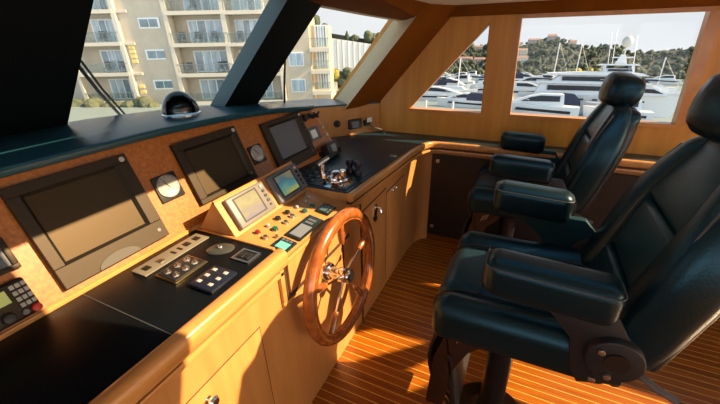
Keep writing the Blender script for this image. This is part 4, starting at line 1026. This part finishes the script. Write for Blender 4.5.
def sail(label, X, Y, h, L=5.5, group=None, rot=0.0):
    M = MA @ Matrix.Translation((X, Y, 0)) @ Matrix.Rotation(rot, 4, 'Z')
    t = thing('sail_boat', label, 'sailing boat', M @ Vector((0, 0, 0)), group)
    bm = B(); loft_hull(bm, M, L, 1.5, .7, .95); obj('hull', bm, GELCOAT, t)
    bm = B(); side_prism(bm, M, [(-1.2, .7), (1.4, .8), (.9, 1.15), (-1.1, 1.15)], .9, .1); obj('cabin', bm, GELCOAT, t, smooth=0)
    bm = B(); tube(bm, [M @ Vector((.4, 0, .8)), M @ Vector((.4, 0, h))], .055, n=6); obj('mast', bm, ALLOY, t)
    bm = B(); tube(bm, [M @ Vector((.4, 0, 1.7)), M @ Vector((-2.2, 0, 1.75))], .12, n=6); obj('furled_sail', bm, NAVY, t)
    bm = B(); tube(bm, [M @ Vector((.4, 0, h)), M @ Vector((L / 2, 0, .95))], .012, n=4); tube(bm, [M @ Vector((.4, 0, h)), M @ Vector((-L / 2, 0, .8))], .012, n=4); obj('rigging', bm, ALLOY, t)
sail('sailing boat with a tall bare mast, left in the big side window', 2.0, 58, 6.3)
sail('sailing boat with a tall mast just left of the big yacht mast', 4.8, 60, 6.2)
sail('sailing boat right of the big motor yacht', 14.9, 62, 4.6)
sail('sailing boat with a slim mast in the triangular window', -8.4, 44, 4.2)
sail('sailing boat behind the triangular window post', -6.4, 58, 5.0)
for Y, x0, x1 in ((26.5, -14, 4), (46, -24, 1), (68, -30, 30), (88, -30, 36)):
    bm = B(); box(bm, x0, x1, Y - .35, Y + .35, .0, .28, M=MA); tag(obj('floating_dock', bm, DOCKM), {26.5: 'nearest grey floating dock below the side windows', 46: 'grey floating dock left of the big yacht', 68: 'third grey floating dock out in the marina', 88: 'farthest grey floating dock by the shore'}[Y], 'dock')
for x, lab in ((-7.0, 'grey dock post at the left of the triangular window'), (-5.0, 'grey dock post in the middle of the triangular window')):
    bm = B(); tube(bm, [MA @ Vector((x, 26.3, 0)), MA @ Vector((x, 26.3, 1.15))], .08, n=8); tag(obj('dock_post', bm, ALLOY), lab, 'post', 'dock posts')

# ================================================================== OUTSIDE: beyond the apartments
F70 = FM(70, 1.0)
bm = B()
prism(bm, [F70 @ Vector(p) for p in ((-9.5, 0, -7), (9, 0, -7), (9, 0, -.95), (-7, 0, 1.6), (-9.5, 0, 1.8))], F70.to_3x3() @ Vector((0, -1, 0)))
rw = tag(obj('retaining_wall', bm, CONCRETE, smooth=0), 'tall white ribbed concrete wall beyond the apartment block', 'wall')
rw_rib = B()
for k in range(17):
    s = -8.6 + k * 1.0; zt = 1.6 + (s + 7) * -.16
    box(rw_rib, s - .03, s + .03, 0, .06, -7, zt, M=F70)
obj('joint_ribs', rw_rib, QUAY, rw)
F80 = FM(80, 1.0)
for s, h, w, m, lab, cf in ((-8.3, 4.2, 2.6, LEAF1, 'tallest dark tree above the white wall, beside the apartments', False), (-6.4, 2.6, 2.2, LEAF1, 'dark bushy tree above the white wall', False), (-1.9, 2.4, 1.2, LEAF1, 'slim dark tree above the middle of the white wall', True), (-.2, 1.5, 1.4, LEAF2, 'small olive tree above the white wall', False), (2.9, 2.6, 2.6, LEAF2, 'olive tree above the right end of the white wall', False), (5.0, 2.4, 2.2, LEAF1, 'dark tree above the right end of the white wall', False)):
    tree(lab, F80, s, 0, 1.6 + (s + 7) * -.17 - .4, h, w, m, None, conifer=cf, nb=7)
bm = B(); prism(bm, [F80 @ Vector(p) for p in ((-12, -1, -4), (10, -1, -4), (10, -1, -.5), (-6, -1, 2.2), (-12, -1, 2.9))], F80.to_3x3() @ Vector((0, -6, 0))); struct('upper_bank', bm, HILLM, smooth=0)
F55 = FM(55, 1.0)
for i, (s, w) in enumerate(((-5.3, 1.7), (-4.1, 1.9), (-2.9, 1.6), (-1.7, 1.9), (-.4, 1.6))):
    t = thing('shrub', 'green shrub at the foot of the white wall', 'shrub', F55 @ Vector((s, 0, -5.2)), 'shrubs below the white wall')
    bm = B()
    for k in range(6): blob(bm, (s + random.uniform(-.5, .5) * w, random.uniform(-.4, .4), -4.9 + random.uniform(.2, 1.7)), w * .45, F55)
    obj('foliage', bm, LEAF3 if i == 1 else LEAF2, t, smooth=0)
F40 = FM(40, 1.0)
def car(label, s, t_, z, L, m, g=None):
    M = F40 @ Matrix.Translation((s, t_, z))
    c = thing('car', label, 'car', M @ Vector((0, 0, 0)), g)
    bm = B(); side_prism(bm, M, [(-L / 2, .2), (L / 2, .2), (L / 2, .62), (L * .28, .72), (-L * .45, .75), (-L / 2, .65)], 1.5, .05); obj('body', bm, m, c)
    bm = B(); side_prism(bm, M, [(-L * .42, .72), (L * .24, .70), (L * .10, 1.12), (-L * .30, 1.15)], 1.36, .14); obj('cabin', bm, m, c)
    bm = B(); side_prism(bm, M, [(-L * .36, .78), (L * .19, .76), (L * .08, 1.06), (-L * .28, 1.08)], 1.38, .12); obj('windows', bm, BOATWIN, c, smooth=0)
    for a in (-.31, .31):
        for b_ in (-1, 1):
            bm = B(); cyl(bm, M @ Vector((a * L, b_ * .62, .27)), M @ Vector((a * L, b_ * .78, .27)), .27, n=18); obj('wheel', bm, TYRE, c)
bm = B(); box(bm, -8, 9, -6, 6, -5.6, -5.35, M=F40); struct('parking_deck', bm, QUAY, smooth=0)
car('white parked car nearest below the apartments', -4.2, 2.6, -5.35, 3.4, CARPAINT)
car('white parked car behind the nearest one below the white wall', -2.9, -.6, -5.35, 3.3, CARPAINT)
car('grey parked car farther back below the white wall', -4.4, -4.0, -5.35, 3.3, CARDARK)
car('white parked car farthest back under the shrubs', -.9, -4.6, -5.35, 3.3, CARPAINT)
for i in range(9):
    s = -20.5 + i * .85
    t = thing('hedge_bush', 'low green bush along the quay at lower left of the windscreen', 'bush', F @ Vector((s, 1.5, -3.05)), 'bushes along the quay')
    bm = B()
    for k in range(4): blob(bm, (s + random.uniform(-.3, .3), 1.5 + random.uniform(-.3, .3), -2.75 + random.uniform(0, .55)), .50, F)
    obj('foliage', bm, LEAF2, t, smooth=0)

# windscreen wipers, just outside the glass
def wiper(label, pts, r):
    t = thing('wiper', label, 'wiper', pts[-1], 'windscreen wipers')
    bm = B(); tube(bm, pts, r, n=6); obj('arm', bm, BLACKMET, t)
    bm = B(); q = [Vector(p) + Vector((-.012, .022, .010)) for p in pts]; tube(bm, q, r * .7, n=6); obj('blade', bm, BLACKPL, t)
wiper('black wiper crossing the middle windscreen pane', [(-1.455, .765, 1.430), (-1.55, .858, 1.320), (-1.66, .978, 1.196), (-1.70, 1.02, 1.15)], .007)
wiper('thin upright black wiper in the far windscreen pane', [(-1.285, 1.74, 1.405), (-1.43, 1.90, 1.24), (-1.56, 2.05, 1.09), (-1.60, 2.09, 1.04)], .007)

# ================================================================== LIGHT
# towards the sun: aft and a little to starboard
sd = bpy.data.lights.new('sun', 'SUN'); sd.energy = 14.5; sd.angle = math.radians(.6); sd.color = (1.0, .72, .42)
so = bpy.data.objects.new('sun', sd); COL.objects.link(so)
tow = Vector((1.0, .36, .73)).normalized()
so.rotation_euler = tow.to_track_quat('Z', 'Y').to_euler(); so.location = tow * 12

w = bpy.data.worlds.new('sky'); scene.world = w; w.use_nodes = True
nt = w.node_tree; bg = nt.nodes['Background']; L = nt.links.new
tc = nt.nodes.new('ShaderNodeTexCoord'); sp = nt.nodes.new('ShaderNodeSeparateXYZ'); L(tc.outputs['Generated'], sp.inputs[0])
nz = nt.nodes.new('ShaderNodeTexNoise'); nz.inputs['Scale'].default_value = 3.0; nz.inputs['Detail'].default_value = 5
mp = nt.nodes.new('ShaderNodeMapping'); mp.inputs['Scale'].default_value = (1, 1, 3.5); L(tc.outputs['Generated'], mp.inputs[0]); L(mp.outputs[0], nz.inputs['Vector'])
cr = nt.nodes.new('ShaderNodeValToRGB'); cr.color_ramp.elements[0].position = .3; cr.color_ramp.elements[0].color = (.80, .84, .89, 1); cr.color_ramp.elements[1].position = .7; cr.color_ramp.elements[1].color = (.95, .955, .96, 1)
L(nz.outputs['Fac'], cr.inputs[0])
zr = nt.nodes.new('ShaderNodeMapRange'); zr.inputs[1].default_value = .10; zr.inputs[2].default_value = .70; L(sp.outputs['Z'], zr.inputs[0])
zm = nt.nodes.new('ShaderNodeMix'); zm.data_type = 'RGBA'; L(zr.outputs[0], zm.inputs[0]); L(cr.outputs[0], zm.inputs[6]); zm.inputs[7].default_value = (.16, .33, .46, 1)

# port and aft glow lobes, added to brighten the facade and the cabin
mr = nt.nodes.new('ShaderNodeMapRange'); mr.inputs[1].default_value = .15; mr.inputs[2].default_value = .9; mr.inputs[3].default_value = 1.0; mr.inputs[4].default_value = 1.0
L(sp.outputs['Z'], mr.inputs[0])
dt = nt.nodes.new('ShaderNodeVectorMath'); dt.operation = 'DOT_PRODUCT'; L(tc.outputs['Generated'], dt.inputs[0]); dt.inputs[1].default_value = (math.cos(math.radians(-60)), math.sin(math.radians(-60)), .15)
mr2 = nt.nodes.new('ShaderNodeMapRange'); mr2.inputs[1].default_value = .1; mr2.inputs[2].default_value = 1.0; mr2.inputs[3].default_value = 0.0; mr2.inputs[4].default_value = 2.2
L(dt.outputs['Value'], mr2.inputs[0])
ad = nt.nodes.new('ShaderNodeMath'); ad.operation = 'ADD'; L(mr.outputs[0], ad.inputs[0]); L(mr2.outputs[0], ad.inputs[1])
d3 = nt.nodes.new('ShaderNodeVectorMath'); d3.operation = 'DOT_PRODUCT'; L(tc.outputs['Generated'], d3.inputs[0]); d3.inputs[1].default_value = tuple(Vector((1.0, .0, -.05)).normalized())
m3 = nt.nodes.new('ShaderNodeMapRange'); m3.inputs[1].default_value = .90; m3.inputs[2].default_value = 1.0; m3.inputs[3].default_value = 0.0; m3.inputs[4].default_value = 5.0  # warm aft lobe, added to lift the woodwork that faces aft
L(d3.outputs['Value'], m3.inputs[0])
m4 = nt.nodes.new('ShaderNodeMapRange'); m4.inputs[1].default_value = .85; m4.inputs[2].default_value = .95; L(d3.outputs['Value'], m4.inputs[0])
wm = nt.nodes.new('ShaderNodeMix'); wm.data_type = 'RGBA'; L(m4.outputs[0], wm.inputs[0]); L(zm.outputs[2], wm.inputs[6]); wm.inputs[7].default_value = (1.0, .80, .56, 1)
L(wm.outputs[2], bg.inputs['Color'])
a3 = nt.nodes.new('ShaderNodeMath'); a3.operation = 'ADD'; L(ad.outputs[0], a3.inputs[0]); L(m3.outputs[0], a3.inputs[1]); L(a3.outputs[0], bg.inputs['Strength'])

vs = scene.view_settings
vs.view_transform = 'Standard'; vs.look = 'None'; vs.gamma = 1; vs.use_curve_mapping = False; vs.exposure = 0.0
scene.cycles.max_bounces = 8; scene.cycles.transparent_max_bounces = 12
